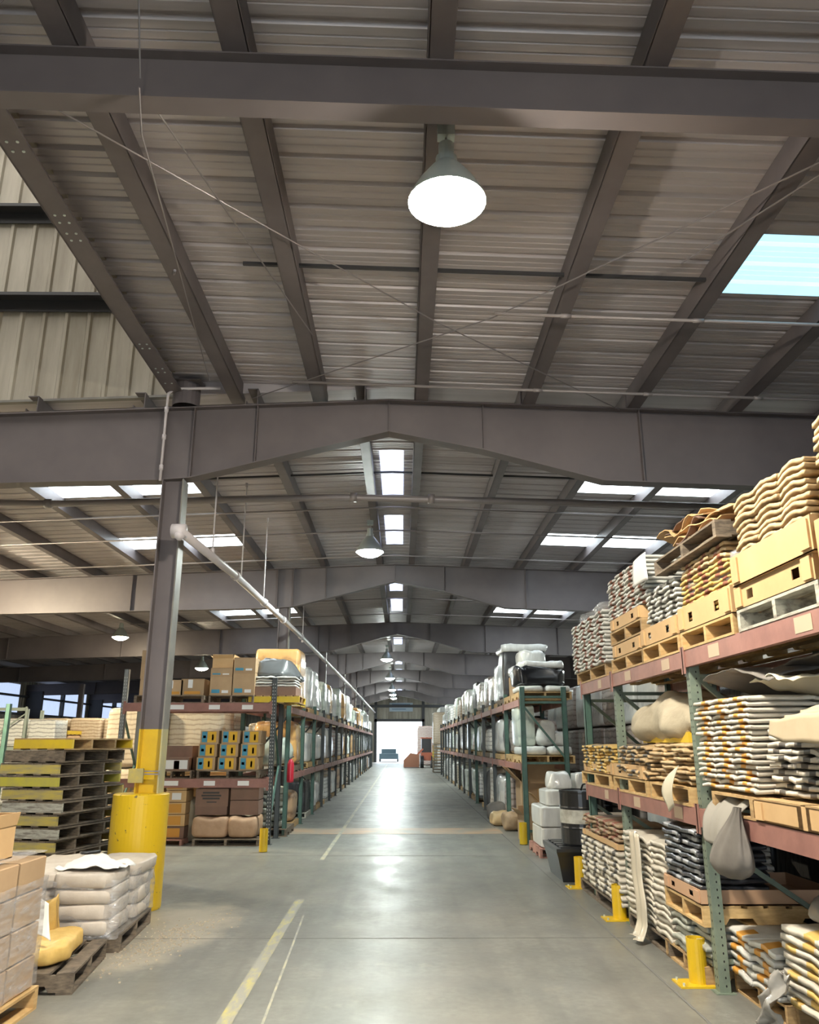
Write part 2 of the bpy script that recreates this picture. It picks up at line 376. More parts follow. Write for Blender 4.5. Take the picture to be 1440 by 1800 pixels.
# rafters: tapered web, flanges, stiffeners
def rafter(y, full=True):
    top=[(-22,zfar(-22)),(-.17,5.88),(22,zfar(22))]
    bot=[(22,4.3),(8,4.62),(2.5,4.81),(2.05,4.93),(1.02,5.21),(-.17,5.45),(-1.83,5.03),(-2.62,4.83),(-3.0,4.80),(-8,4.68),(-22,4.35)]
    b=MB(); poly=[(x,z-.012) for x,z in top]+[(x,z+.012) for x,z in bot]
    # web as quads between top and bottom
    xs=sorted(set([p[0] for p in top+bot]+[4,6,11,14,18,-5,-11,-14,-18]))
    def it(L,x):
        L=sorted(L)
        for (a,za),(c_,zc) in zip(L,L[1:]):
            if a<=x<=c_: return za+(zc-za)*(x-a)/(c_-a)
    for a,e in zip(xs,xs[1:]):
        b.hexa([(a,y-.006,it(bot,a)),(e,y-.006,it(bot,e)),(e,y+.006,it(bot,e)),(a,y+.006,it(bot,a)),(a,y-.006,it(top,a)),(e,y-.006,it(top,e)),(e,y+.006,it(top,e)),(a,y+.006,it(top,a))])
        for L,dz in ((bot,0),(top,-.014)):
            b.hexa([(a,y-.10,it(L,a)+dz),(e,y-.10,it(L,e)+dz),(e,y+.10,it(L,e)+dz),(a,y+.10,it(L,a)+dz),(a,y-.10,it(L,a)+dz+.014),(e,y-.10,it(L,e)+dz+.014),(e,y+.10,it(L,e)+dz+.014),(a,y+.10,it(L,a)+dz+.014)])
    for x in (-18,-14,-10,-6.5,-3.0,-2.62,-1.83,-.17,1.02,3.0,5.6,8,12,16,20):
        b.box(x-.005,x+.005,y-.085,y+.085,it(bot,x)+.01,it(top,x)-.01)
    struct(b.build('rafter_beam', STEELD))
for y in YF: rafter(y)
# bolts at the ridge splice of the nearest rafter
# nearest cross beam under the single-slope roof, seen overhead
b=MB(); y=4.12
for zo,t,hw in ((-.37,.014,.075),(-.014,.012,.075)):
    b.hexa([(-9,y-hw,znear(-9)+zo),(14,y-hw,znear(14)+zo),(14,y+hw,znear(14)+zo),(-9,y+hw,znear(-9)+zo),(-9,y-hw,znear(-9)+zo+t),(14,y-hw,znear(14)+zo+t),(14,y+hw,znear(14)+zo+t),(-9,y+hw,znear(-9)+zo+t)])
b.hexa([(-9,y-.005,znear(-9)-.36),(14,y-.005,znear(14)-.36),(14,y+.005,znear(14)-.36),(-9,y+.005,znear(-9)-.36),(-9,y-.005,znear(-9)-.01),(14,y-.005,znear(14)-.01),(14,y+.005,znear(14)-.01),(-9,y+.005,znear(-9)-.01)])
struct(b.build('overhead_cross_beam', STEELD))
# roof edge beam carrying bolts, and the post stub above the first rafter
b=MB(); b.box(-2.98,-2.78,-8,9.3,znear(-2.9)-.02,znear(-2.9)+.0); b.box(-2.99,-2.975,-8,9.3,znear(-2.9)-.02,znear(-2.9)+.2); b.mi=1
for yy in (4.9,5.0,5.75,5.85,6.0,6.1,8.0,8.1,8.6,8.7,9.0):
    for xx in (-2.92,-2.84): b.lathe([(0,-.006),(.012,-.006),(.012,0)],8,(xx,yy,znear(-2.9)-.02))
struct(b.build('roof_edge_beam', [STEEL,ALU]))
b=MB(); b.lathe([(.17,0),(.17,.30)],20,(-2.76,9.4,5.80)); b.box(-2.98,-2.54,9.2,9.6,6.10,6.11)
struct(b.build('post_stub_column', STEEL, smooth=False))

# tall wall of siding above the first rafter, on the left
def siding(mb, x0,x1,z0,z1,y,axis='x',pitch=.30,depth=.03):
    P=[]; k=math.floor(x0/pitch)
    P.append((x0,0))
    while k*pitch<x1-.09:
        a=k*pitch
        if a>x0+.01: P += [(a,0),(a+.02,depth),(a+.06,depth),(a+.08,0)]
        k+=1
    P.append((x1,0))
    def fn(u,v):
        i=round(u*(len(P)-1)); a=P[i][0]; z=z0+(z1-z0)*v
        return (a,y-P[i][1],z) if axis=='x' else (y+P[i][1],a,z)
    mb.grid(len(P)-1,1,fn)
b=MB(); siding(b,-14,-2.9,0,12,9.5)
b.v=[(x,y,max(z,zfar(x)+PUR-.005)) for x,y,z in b.v]; struct(b.build('wall_upper_left', SIDING))
b=MB(); b.hexa([(-2.9,9.44,zfar(-2.9)+PUR),(-.17,9.44,zfar(-.17)+PUR),(-.17,9.46,zfar(-.17)+PUR),(-2.9,9.46,zfar(-2.9)+PUR),(-2.9,9.44,znear(-2.9)+PUR+.04),(-.17,9.44,znear(-.17)+PUR+.04),(-.17,9.46,znear(-.17)+PUR+.04),(-2.9,9.46,znear(-2.9)+PUR+.04)])
struct(b.build('roof_step_wall', DECK))
for k in range(3):
    b=MB(); b.box(-12+3*k,-11+3*k,1,8.5,11.95,11.97); struct(b.build('window_%d'%(90+k), SKYADD))  # glowing panels added in the high roof to brighten the siding
b=MB(); siding(b,-8,9.5,0,12,-14,'y'); struct(b.build('wall_far_left_bay', SIDING))
b=MB(); b.box(-14,-2.9,-8,9.5,12,12.05); struct(b.build('ceiling', DECK))
b=MB(); b.box(-2.92,-2.88,-8,9.5,6.2,12); struct(b.build('wall_over_roof_edge', SIDING))
for z in (7.36,8.72,10.12,11.4):
    b=MB(); b.box(-14,-2.9,9.26,9.46,z,z+.015); b.box(-14,-2.9,9.44,9.455,z-.17,z+.0); b.box(-14,-2.9,9.26,9.27,z-.03,z)
    struct(b.build('girt_beam', STEELB))
b=MB(); b.hexa([(-14,9.42,5.5),(-2.92,9.42,5.965),(-2.92,9.5,5.965),(-14,9.5,5.5),(-14,9.42,5.53),(-2.92,9.42,5.995),(-2.92,9.5,5.995),(-14,9.5,5.53)]); struct(b.build('siding_base_trim', STEELL))
# outer walls
b=MB(); siding(b,9.5,YEND,0,5.6,-22,'y'); struct(b.build('wall_left', SIDING))
b=MB(); siding(b,-8,YEND,0,5.6,22,'y'); struct(b.build('wall_right', SIDING))
b=MB(); b.box(-22,-14,9.3,9.5,0,3.0);  b.box(-22,-14,9.3,9.5,0,5.5); struct(b.build('wall_left_return', SIDING))
DX0,DX1,DZ=-2.3,1.9,3.6
b=MB(); siding(b,-22,DX0,0,6.2,YEND); siding(b,DX1,22,0,6.2,YEND); siding(b,DX0,DX1,DZ,6.2,YEND); struct(b.build('wall_end', SIDING))
b=MB(); b.box(DX0-.25,DX0,76.8,77,0,5.6); b.box(DX1,DX1+.25,76.8,77,0,5.6); b.box(DX0-.25,DX1+.25,76.8,77,DZ,DZ+.25); b.box(-22,22,76.85,76.97,4.9,5.15); struct(b.build('door_1_frame', STEELB))
b=MB(); b.box(-22,-6,-8.1,-8,0,6.5); b.box(7,22,-8.1,-8,0,6.5); b.box(-6,7,-8.1,-8,4.3,6.5); b.box(-14,-2.9,-8.1,-8,6.5,12); struct(b.build('wall_behind', SIDING))
# pale daylight panels in the left wall
for k,(a,e) in enumerate(((39.2,42.3),(43.2,47.0),(49.2,52.7),(53.4,57.0),(58.9,62.2),(63,66.4))):
    b=MB(); siding(b,a,e,3.35,4.93,-21.93,'y',.2,.012); struct(b.build('window_%d'%wn, WALLP)); wn+=1
for z in (4.28,3.3):
    b=MB(); b.box(-21.9,-21.75,9.5,YEND,z-.06,z+.06); struct(b.build('wall_girt_beam', STEELB))
for y in YF[1:]:
    b=MB(); b.box(-21.9,-21.0,y-.12,y+.12,0,4.6); struct(b.build('side_column', STEELB))
    b=MB(); b.box(-21.85,-21.7,y+4.7,y+4.9,0,5.0); struct(b.build('wall_post_column', STEELB))

# aisle columns
def column(y, ztop, first=False):
    b=MB(); x=-2.81
    zs=[(0,1.85,1),(1.85,ztop,0)] if first else [(0,ztop,0)]
    for z0,z1,mi in zs:
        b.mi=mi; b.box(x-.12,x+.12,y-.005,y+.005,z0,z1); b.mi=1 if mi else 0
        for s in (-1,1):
            b.mi=(3 if mi else 2) if s>0 else mi  # right flange paler: light on that side put into its colour
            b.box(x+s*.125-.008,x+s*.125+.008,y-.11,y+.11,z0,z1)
    struct(b.build('steel_column', [STEELD,YEL,STEELL,mat('lit_yellow_flange',(.50,.44,.20),.5,c2=(.40,.38,.24),scale=4)]))
for i,y in enumerate(YF): column(y,4.81,i==0)
for y in YF[1:]:
    b=MB(); b.box(10.5,10.7,y-.1,y+.1,0,4.5); struct(b.build('steel_column', STEELD))
    b=MB(); b.box(-15.1,-14.9,y-.1,y+.1,0,4.35); struct(b.build('steel_column', STEELD))

# floor markings
b=MB()
def strip(mb,pts,w,z=.004):
    for (a,e) in zip(pts,pts[1:]):
        mb.v += [(a[0]-w/2,a[1],z),(a[0]+w/2,a[1],z),(e[0]+w/2,e[1],z),(e[0]-w/2,e[1],z)]; n=len(mb.v); mb.quad(n-4,n-3,n-2,n-1)
strip(b,[(-1.11,5.2),(-1.12,6.5),(-1.13,8.0),(-1.14,9.85)],.10); struct(b.build('floor_marking_line', LINEY))
b=MB(); strip(b,[(-.84,4.9),(-.95,7.8),(-1.0,9.0)],.018,.0035); strip(b,[(-1.20,13.0),(-1.18,30),(-1.18,70)],.07,.0035); struct(b.build('floor_marking_line', LINEW))
b=MB(); b.box(-2.3,2.0,16.6,17.7,.001,.003); struct(b.build('floor_marking_line', LINEO))
b=MB(); strip(b,[(1.95,4.5),(1.95,76)],.02,.0025); struct(b.build('floor_joint_line', JOINT))
for yy in (8.0,13.5,24,34,44):
    b=MB(); b.box(-6,8,yy,yy+.012,.001,.002); struct(b.build('floor_joint_line', JOINT))
# ------------------------------------------------------------------ light
w=bpy.data.worlds.new('sky'); sc.world=w; w.use_nodes=True
bg=w.node_tree.nodes['Background']; bg.inputs[0].default_value=(.78,.90,1.0,1); bg.inputs[1].default_value=3.6
def area(name, loc, size, power, color, rot=(0,0,0), shape='DISK', size_y=None, spread=PI):
    d=bpy.data.lights.new(name,'AREA'); d.shape=shape; d.size=size; d.energy=power; d.color=color; d.spread=spread
    if size_y: d.size_y=size_y
    o=bpy.data.objects.new(name,d); col.objects.link(o); o.location=loc; o.rotation_euler=rot; return o
def high_bay(x,y,z,power,label,warm=False,tone=None):
    root=empty('high_bay_lamp',(x,y,z)); tag(root,label,'ceiling lamp','high bay lamps under the roof')
    b=MB(); b.lathe([(.265,0),(.262,.02),(.20,.14),(.13,.24),(.085,.30),(.07,.31),(0,.31)],28); b.build('reflector',ALU,root,smooth=True)
    b=MB(); b.lathe([(0,-.10),(.09,-.092),(.17,-.066),(.225,-.03),(.255,.006)],28)
    cc=tone or ((1,.86,.60) if warm else (.90,1,.94)); b.build('lens',mat('lamp_glow_%d_%d'%(power,cc[2]*100),(1,1,1),.5,emit=cc,estr=power/.7),root,smooth=True)
    b=MB(); b.lathe([(.0,.47),(.055,.47),(.055,.33),(.0,.33)],14); b.lathe([(.075,.31),(.075,.36)],14); b.build('socket_housing',ALU,root)
    b=MB(); zt=(znear(x) if y<9.4 else zfar(x))-z
    b.tube([(0,0,.47),(0,0,zt)],.008,6); b.build('hanging_rod',ROD,root)
    b=MB(); b.box(-.06,.06,-.04,.04,zt-.10,zt-.01); b.build('junction_box',ALU,root)
    return root
high_bay(.30,4.62,5.235,430,'large glaring round lamp hanging in front of the first roof frame',tone=(1,.91,.76))
high_bay(-.62,14.92,5.22,260,'greenish lit cone lamp hanging between first and second frames')
high_bay(-.66,35.4,5.22,330,'lit lamp over the aisle beyond the third roof frame')
for y,t in ((46.,'first'),(56.3,'second'),(62.,'third'),(67.,'fourth')):
    high_bay(-.66,y,5.22,260,'%s lamp of the distant close-set lit row over the aisle'%t)
high_bay(-9.3,26.5,5.05,170,'lit lamp high in the left bay beside the first column',True)
high_bay(-8.10,32.8,4.60,220,'lit lamp above the boxes on the left rack',True)
high_bay(-9.7,15.6,5.00,1300,'unseen added lamp lighting the area behind the first column',True)  # out-of-view lamp added to brighten the goods behind rack C
high_bay(12.2,55,5.1,500,'distant lit lamp beside the end of the near rack')
high_bay(9.5,22.,5.1,700,'lamp over the wrapped stacks behind the racks')
high_bay(-.2,-4.5,5.16,500,'lamp over the aisle behind the viewpoint',tone=(1,.90,.72))
sun=bpy.data.lights.new('sun','SUN'); sun.energy=3; sun.angle=.02
so=bpy.data.objects.new('sun',sun); col.objects.link(so); so.rotation_euler=(math.radians(-50),math.radians(12),0)
# daylight coming through the skylights, one area light under each group of panels
#PART2
# ------------------------------------------------------------------ pipes and rods under the roof
def pipe(pts, r, m, label, name='sprinkler_pipe', cat='pipe', fit=None, group=None, n=8):
    b=MB(); b.tube(pts,r,n)
    if fit:
        root=empty(name,pts[0]); 
        o=b.build('pipe_run',m,root,loc=tuple(-Vector(pts[0])),smooth=True)
        for p in fit:
            f=MB(); a=Vector(pts[0]); d=(Vector(pts[-1])-a).normalized(); P=Vector(p)
            f.tube([P-d*.05,P+d*.05],r*1.35,10); f.build('coupling',m,root,loc=tuple(-Vector(pts[0])),smooth=True)
        return tag(root,label,cat,group)
    return tag(b.build(name,m,smooth=True),label,cat,group)
pipe([(-8,11.85,5.28),(-5.4,11.8,5.24),(-1,11.75,5.34),(3,11.8,5.27),(12,11.9,5.05)],.055,PIPE,'thick dark pipe crossing the hall behind the first roof frame',name='sprinkler_main',fit=[(-.75,11.75,5.34),(.45,11.75,5.32),(-5.45,11.8,5.24)])
pipe([(-2.56,8.95,4.05),(-2.55,12,4.16),(-2.52,20,4.26),(-2.5,40,4.35),(-2.45,76,4.4)],.055,PIPEW,'long white pipe running beside the left columns toward the door',name='sprinkler_main',
     fit=[(-2.55,12,4.16),(-2.54,14.6,4.19),(-2.53,17,4.22),(-2.52,20,4.26),(-2.51,26,4.29)])
b=MB(); b.tube([(-2.68,9.0,4.07),(-2.52,9.0,4.07)],.085,14); b.tube([(-2.6,8.98,4.02),(-2.56,8.9,3.98)],.05,10)
tag(b.build('pipe_fitting',PIPEW,smooth=True),'white elbow fitting where the long pipe meets the first column','pipe fitting')
for i,yy in enumerate((10.42,12.4,14.5,20.5)):
    b=MB(); zt=zfar(-2.54); zb=4.1+.0045*(yy-9)+.04; b.tube([(-2.54,yy,zb),(-2.54,yy,zt)],.010,6); b.tube([(-2.54,yy,zb-.02),(-2.54,yy,zb+.06)],.028,8); b.tube([(-2.54,yy,zt-.08),(-2.54,yy,zt)],.024,8)
    tag(b.build('pipe_hanger',PIPEW),'white hanger rod on the long left pipe, %s from its near elbow'%NTH[i],'pipe hanger','hanger rods of the white pipe')
for i,(yy,dz,x0,x1) in enumerate(((6.95,-.10,.9,8),(8.62,-.12,-1.3,8),(13.95,-.04,-9,9),(15.6,-.04,-9,9),(17.9,-.03,-9,9),(23.5,-.04,-9,9),(26.5,-.03,-9,9),(33,-.04,-9,9))):
    zf=znear if yy<9.4 else zfar; xs=[x0]+([-.17] if x0<-.2 and yy>9.4 else [])+[x1]
    nm=['beside the big lit lamp','just before the first roof frame','nearest after the first roof frame','second after the first roof frame','just before the second roof frame','nearest after the second roof frame','second after the second roof frame','after the third roof frame'][i]
    pipe([(x,yy,zf(x)+dz) for x in xs],.017,PIPE,'thin sprinkler branch line across the roof, '+nm,fit=[(x,yy,zf(x)+dz) for x in (1.6,2.9,4.2)] if yy<9 else None,group='sprinkler branch lines',n=6)
# dark roof bridging angles
for i,(yy,x0,x1) in enumerate(((6.55,-1.5,3.0),(10.55,-4,5),(12.4,-4,5),(20.2,-4,5))):
    zf=znear if yy<9.4 else zfar; b=MB()
    for a,e in ((x0,-.17),(-.17,x1)): b.bar((a,yy,zf(a)+.1),(e,yy,zf(e)+.1),.03)
    struct(b.build('bridging_beam',STEELB))
rods=[((-2.75,4.2,znear(-2.75)-.04),(.35,7.25,znear(.3)-.05),'from the left roof edge toward the lamp'),
      ((.35,7.25,znear(.3)-.05),(2.75,9.3,znear(2.7)-.03),'from the lamp line down to the first frame'),
      ((-1.78,4.2,znear(-1.8)-.04),(-.95,7.6,znear(-1)-.06),'left of the lamp'),
      ((3.45,4.3,znear(3.4)-.05),(.9,7.1,znear(.9)-.06),'upper one right of the lamp'),
      ((3.5,4.2,znear(3.5)-.02),(2.45,6.1,znear(2.4)-.04),'lower short one right of the lamp'),
      ((.9,7.1,znear(.9)-.06),(-1.9,9.3,znear(-1.9)-.05),'down to the first frame left of the lamp'),
      ((-1.5,3.0,znear(-1.5)-.03),(-2.75,4.0,znear(-2.7)-.05),'above the nearest cross beam')]
for a,e,t in rods:
    b=MB(); b.tube([a,e],.007,5); tag(b.build('bracing_rod',ROD),'thin diagonal steel bracing rod under the roof, '+t,'rod','roof bracing rods')
for x,y,z0,z1,t in ((-1.62,4.05,znear(-1.6)-.36,6.1,'above the nearest cross beam'),(-2.35,5.95,5.55,znear(-2.3),'left of the big lamp'),(-2.36,9.25,5.9,6.0,'at the first frame')):
    pass
b=MB(); b.tube([(-1.62,3.98,znear(-1.6)-.3),(-1.55,3.6,6.05)],.006,5); b.tube([(-1.62,3.98,5.56),(-1.70,4.3,5.5),(-2.40,9.1,6.02)],.006,5); b.tube([(-2.02,6.2,5.72),(-2.06,6.3,5.75)],.014,6)
tag(b.build('hanging_wire',ROD),'thin wire running from the cross beam down to the first frame','wire')
b=MB(); b.tube([(-2.96,9.27,4.78),(-2.96,9.27,5.72),(-2.95,9.25,5.93),(-2.86,9.24,5.99),(-2.3,9.24,6.0)],.018,8)
for z in (4.95,5.35,5.72): b.tube([(-2.96,9.27,z-.03),(-2.96,9.27,z+.03)],.027,8)
tag(b.build('conduit_pipe',PIPEW,smooth=True),'pale bent conduit rising past the first roof frame above the column','conduit')
b=MB(); b.tube([(-3.47,5.6,6.0),(-3.47,5.6,11.9)],.045,10); tag(b.build('vertical_pipe',PIPEW,smooth=True),'white vertical pipe at the upper left edge of the photo','pipe')

# ------------------------------------------------------------------ generic goods
def pallet_proto(name, W, L, m, m_side=None, solid=False, nb=7):
    """stringers run along local y; openings face -y"""
    root=empty(name,(0,0,-50)); H=.14
    b=MB()
    for i in range(nb):
        w_=L/nb*.74; y=-L/2+(L-w_)*i/(nb-1); b.box(-W/2,W/2,y,y+w_,H-.018,H-R.random()*.003)
    b.build('top_deck',m,root)
    b=MB()
    for i in range(4):
        w_=.11; y=-L/2+(L-w_)*i/3; b.box(-W/2,W/2,y,y+w_,0,.017)
    b.build('bottom_deck',m,root)
    for k in (-1,0,1):
        x=k*(W/2-.02); mm=(m_side if (m_side and k) else m)
        P=[(-L/2,.017),(-L/2+.16,.017),(-L/2+.19,.058),(-L/2+.36,.058),(-L/2+.39,.017),(L/2-.39,.017),(L/2-.36,.058),(L/2-.19,.058),(L/2-.16,.017),(L/2,.017),(L/2,H-.018),(-L/2,H-.018)]
        if solid: P=[(-L/2,.017),(L/2,.017),(L/2,H-.018),(-L/2,H-.018)]
        b=MB(); b.prism([(p,z) for p,z in P],x-.02,x+.02)
        b.v=[(yy,xx,z) for xx,yy,z in b.v]
        b.build('stringer',mm,root)
    return root
def far_pallet_mesh(m,W=1.0,L=1.1):
    b=MB(); H=.14
    for i in range(5): y=-L/2+(L-.16)*i/4; b.box(-W/2,W/2,y,y+.16,H-.02,H)
    for i in range(3): y=-L/2+(L-.12)*i/2; b.box(-W/2,W/2,y,y+.12,0,.018)
    for x in (-W/2,-.02,W/2-.04): b.box(x,x+.04,-L/2,L/2,.018,H-.02)
    return b.mesh('pallet',m)
FP=[far_pallet_mesh(m) for m in (WOOD,DARKW,GREYW,WOODL)]
PW=pallet_proto('pallet',1.02,1.1,WOODL); PD=pallet_proto('pallet',1.02,1.1,DARKW); PM=pallet_proto('pallet',1.02,1.1,WOOD)
PG=pallet_proto('pallet',1.02,1.1,GREYW); PY=pallet_proto('pallet',1.02,1.1,WOOD,YELP,True)
PYB=pallet_proto('pallet',1.02,1.1,WOOD,YELB,True)
def place_pallet(proto,x,y,z,label,rz=0,sx=1,sy=1,group='wooden pallets',sz=1):
    o=dup(proto,(x,y,z),rz); o.name='pallet'; o.scale=(sx,sy,sz); tag(o,label,'pallet',group); return o

def soft(w,d,h,seed,e=.3,amp=.02,fs=3.,nu=24,nv=12,flat=True,taper=0.,sag=0.):
    """rounded crumpled body resting on z=0"""
    b=MB()
    def fn(u,v):
        a=2*PI*u; p=-PI/2+PI*v
        def q(t): return math.copysign(abs(t)**e,t)
        cx=q(math.cos(p)); x=cx*q(math.cos(a)); y=cx*q(math.sin(a)); z=q(math.sin(p))
        s_=1-taper*(z+1)/2
        X=Vector((x*w/2*s_,y*d/2*s_,(z+1)*h/2))
        P=X*fs+Vector((seed*7.3,seed,0)); n=noise.noise_vector(P); n2=noise.noise_vector(P*2.7)
        f=amp*(1 if z>-.98 else .2)
        X.x+=(n.x+n2.x*.4)*f; X.y+=(n.y+n2.y*.4)*f; X.z+=(n.z+n2.z*.4)*f*(z+1)/2
        if sag: X.z -= sag*(abs(x)**3)*(z+1)/2
        X.z=max(X.z,0)
        return X
    b.grid(nu,nv,fn); return b
def bag_mesh(L,W,H,m,mp,style,seed,crown=.22):
    """flat filled sack lying down, end face toward -x"""
    b=MB(); nu,nv=9,10
    xs=[-1,-.97,-.86,-.5,0,.5,.86,.97,1]; ys=[-1,-.96,-.8,-.5,-.22,0,.22,.5,.8,.96,1]
    def th(x,y): return (max(0,1-abs(x)**9)**.5)*(max(0,1-abs(y)**8)**.5)
    top=[];bot=[]
    k=len(b.v)
    for s_ in (1,-1):
        for x in xs:
            for y in ys:
                t=th(x,y); wv=-crown*H*(y*y)+.12*H*math.sin(y*4+seed)+H*.25*nz(x*2+seed*3,y*2.5,seed)
                b.v.append((x*L/2*(1+(.012 if s_<0 else 0))+.008*nz(y*5,seed),y*W/2+.004*nz(x*4,seed,2),H/2+s_*H/2*max(t,.55)+wv))
    n=len(ys); Nn=len(xs)*n
    for s_ in (0,1):
        for i in range(len(xs)-1):
            for j in range(n-1):
                a=k+s_*Nn+i*n+j; q=(a,a+1,a+n+1,a+n) if s_ else (a,a+n,a+n+1,a+1)
                ym=(ys[j]+ys[j+1])/2; xm=(xs[i]+xs[i+1])/2
                b.mi=1 if (mp is not None and xm<-.6 and (abs(ym-style)<.3)) else 0
                b.quad(*q)
    b.mi=0
    ring=[(0,j) for j in range(n)]+[(i,n-1) for i in range(1,len(xs))]+[(len(xs)-1,j) for j in range(n-2,-1,-1)]+[(i,0) for i in range(len(xs)-2,0,-1)]
    for (i,j),(i2,j2) in zip(ring,ring[1:]+ring[:1]):
        a=k+i*n+j; c_=k+i2*n+j2
        b.mi=1 if (mp is not None and i==0 and i2==0 and abs((ys[j]+ys[j2])/2-style)<.3) else 0
        b.quad(a,c_,c_+Nn,a+Nn)
    return b.mesh('paper_bag',[m,mp or m],True)
def bag_stack(what, desc, x0, y0, y1, z0, n, cols, pitch, m, mp=None, style=0., depth=.5, rows=1, group=None, face='x', names=None, jit=.012, skip=0, wob=.0, crown=.22):
    """bags piled with their ends toward the aisle; x0 = plane of the ends; face 'x': ends look to -x, 'X': to +x, 'y': ends look to -y"""
    W=(y1-y0)/cols; pr=[bag_mesh(depth,W*1.03,pitch*1.10,m,mp,style if k%2 else -style,k+n,crown) for k in range(3)]
    if names is None: names={1:[''],2:['near column','far column'],3:['near column','middle column','far column'],4:['nearest column','second column','third column','far column']}[cols]
    if face=='y': names={1:[''],2:['left column','right column'],3:['left column','middle column','right column'],4:['leftmost column','second column','third column','rightmost column']}[cols]
    for k in range(n):
        for c_ in range(cols):
            for r in range(rows):
                if k==n-1 and skip and c_==cols-1: continue
                jx=R.uniform(-jit,jit)+wob*math.sin(k*.7+c_); jy=R.uniform(-jit,jit)*.5
                cx=x0+depth/2+r*depth*.98+jx; cyy=y0+W*(c_+.5)+jy; z=z0+k*pitch
                if face=='x': loc=(cx,cyy,z); rz=0
                elif face=='X': loc=(2*x0-cx,cyy,z); rz=PI
                else: loc=(cyy,cx,z); rz=PI/2
                rz+=R.uniform(-.02,.02)
                o=link('paper_bag',pr[(k+c_+r)%3],None,loc,rz)
                row=['','rear '][r] if rows>1 else ''
                tag(o,('%s, %s%s layer%s, %s'%(what,row,('top' if k==n-1 else ORD[k]),(' '+names[c_]) if names[c_] else '',desc)),'bag',group or what+'s')
    for p in pr:
        pass
def cbox(w,d,h,x,y,z,label,m=CARD,rz=0,tape=True,group='cardboard boxes',label_parts=(),openf=False,name='cardboard_box',cat='box'):
    root=empty(name,(x,y,z),rz); tag(root,label,cat,group)
    b=MB(); c_=.006
    if not openf:
        b.prism([(-w/2+c_,0),(w/2-c_,0),(w/2,c_),(w/2,h-c_),(w/2-c_,h),(-w/2+c_,h),(-w/2,h-c_),(-w/2,c_)],-d/2,d/2)
        b.build('carton',m,root)
        if tape:
            b=MB(); b.box(-w/2-.001,w/2+.001,-.03,.03,h-.001,h+.001); b.box(-w/2-.0015,-w/2,-.03,.03,h-.09,h); b.box(w/2,w/2+.0015,-.03,.03,h-.09,h)
            b.build('tape',TAPE,root)
            b=MB(); b.box(-w/2,w/2,-d/2-.0012,-d/2,h*.965,h*.975); b.build('seam',CARDI,root)
    else:
        t=.006
        b.box(-w/2,w/2,-d/2,-d/2+t,0,h); b.box(-w/2,w/2,d/2-t,d/2,0,h); b.box(-w/2,-w/2+t,-d/2+t,d/2-t,0,h); b.box(w/2-t,w/2,-d/2+t,d/2-t,0,h); b.box(-w/2,w/2,-d/2,d/2,0,t)
        b.build('carton',m,root)
        for q,(ang) in enumerate((.5,-.3,.8,.2)):
            f=MB(); M=[Matrix.Translation((0,-d/2,h))@Matrix.Rotation(ang,4,'X'),Matrix.Translation((0,d/2,h))@Matrix.Rotation(PI-ang,4,'X')@Matrix.Rotation(PI,4,'Y')@Matrix.Identity(4),
                       Matrix.Translation((-w/2,0,h))@Matrix.Rotation(-ang,4,'Y'),Matrix.Translation((w/2,0,h))@Matrix.Rotation(ang,4,'Y')][q]
            if q<2: f.box(-w/2,w/2,0,t,0,h*.4,M)
            else: f.box(0,t,-d/2,d/2,0,h*.4,M)
            f.build('flap',m,root)
    for (nm,mm,u0,u1,v0,v1) in label_parts:     # on the face toward -y, in fractions of the face
        b=MB(); b.box(-w/2+w*u0,-w/2+w*u1,-d/2-.003,-d/2-.0005,h*v0,h*v1); b.build(nm,mm,root)
    return root
def tray(x0,x1,y0,y1,z,h,label,m=CARDL,holes=((.25,.45),(.75,.45)),face=-1):
    """shallow open cardboard tray with hand holes in the side toward the aisle"""
    root=empty('cardboard_tray',((x0+x1)/2,(y0+y1)/2,z)); tag(root,label,'tray','cardboard trays under the bags')
    w=(x1-x0)/2; d=(y1-y0)/2; t=.006; b=MB()
    ys=[-d]; 
    for f,_ in holes: ys += [-d+2*d*f-.045,-d+2*d*f+.045]
    ys.append(d)
    for i in range(len(ys)-1):
        if i%2==0: b.box(-w,-w+t,ys[i],ys[i+1],0,h)
        else: b.box(-w,-w+t,ys[i],ys[i+1],0,h*.3); b.box(-w,-w+t,ys[i],ys[i+1],h*.68,h)
    b.box(w-t,w,-d,d,0,h); b.box(-w+t,w-t,-d,-d+t,0,h); b.box(-w+t,w-t,d-t,d,0,h); b.box(-w,w,-d,d,0,t)
    b.build('tray_body',m,root)
    for q in (-d+.02,d-.12): b=MB(); b.box(-w-.012,-w,q,q+.10,h*.1,h*.9); b.build('corner_fold',m,root)
    return root
def cloth(name,m,label,cat,fn,nu=24,nv=24,th=.004,group=None,parent=None):
    b=MB(); b.grid(nu,nv,fn); o=b.build(name,m,parent,smooth=True)
    s_=o.modifiers.new('thickness','SOLIDIFY'); s_.thickness=th; s_.offset=0
    if not parent: tag(o,label,cat,group)
    return o

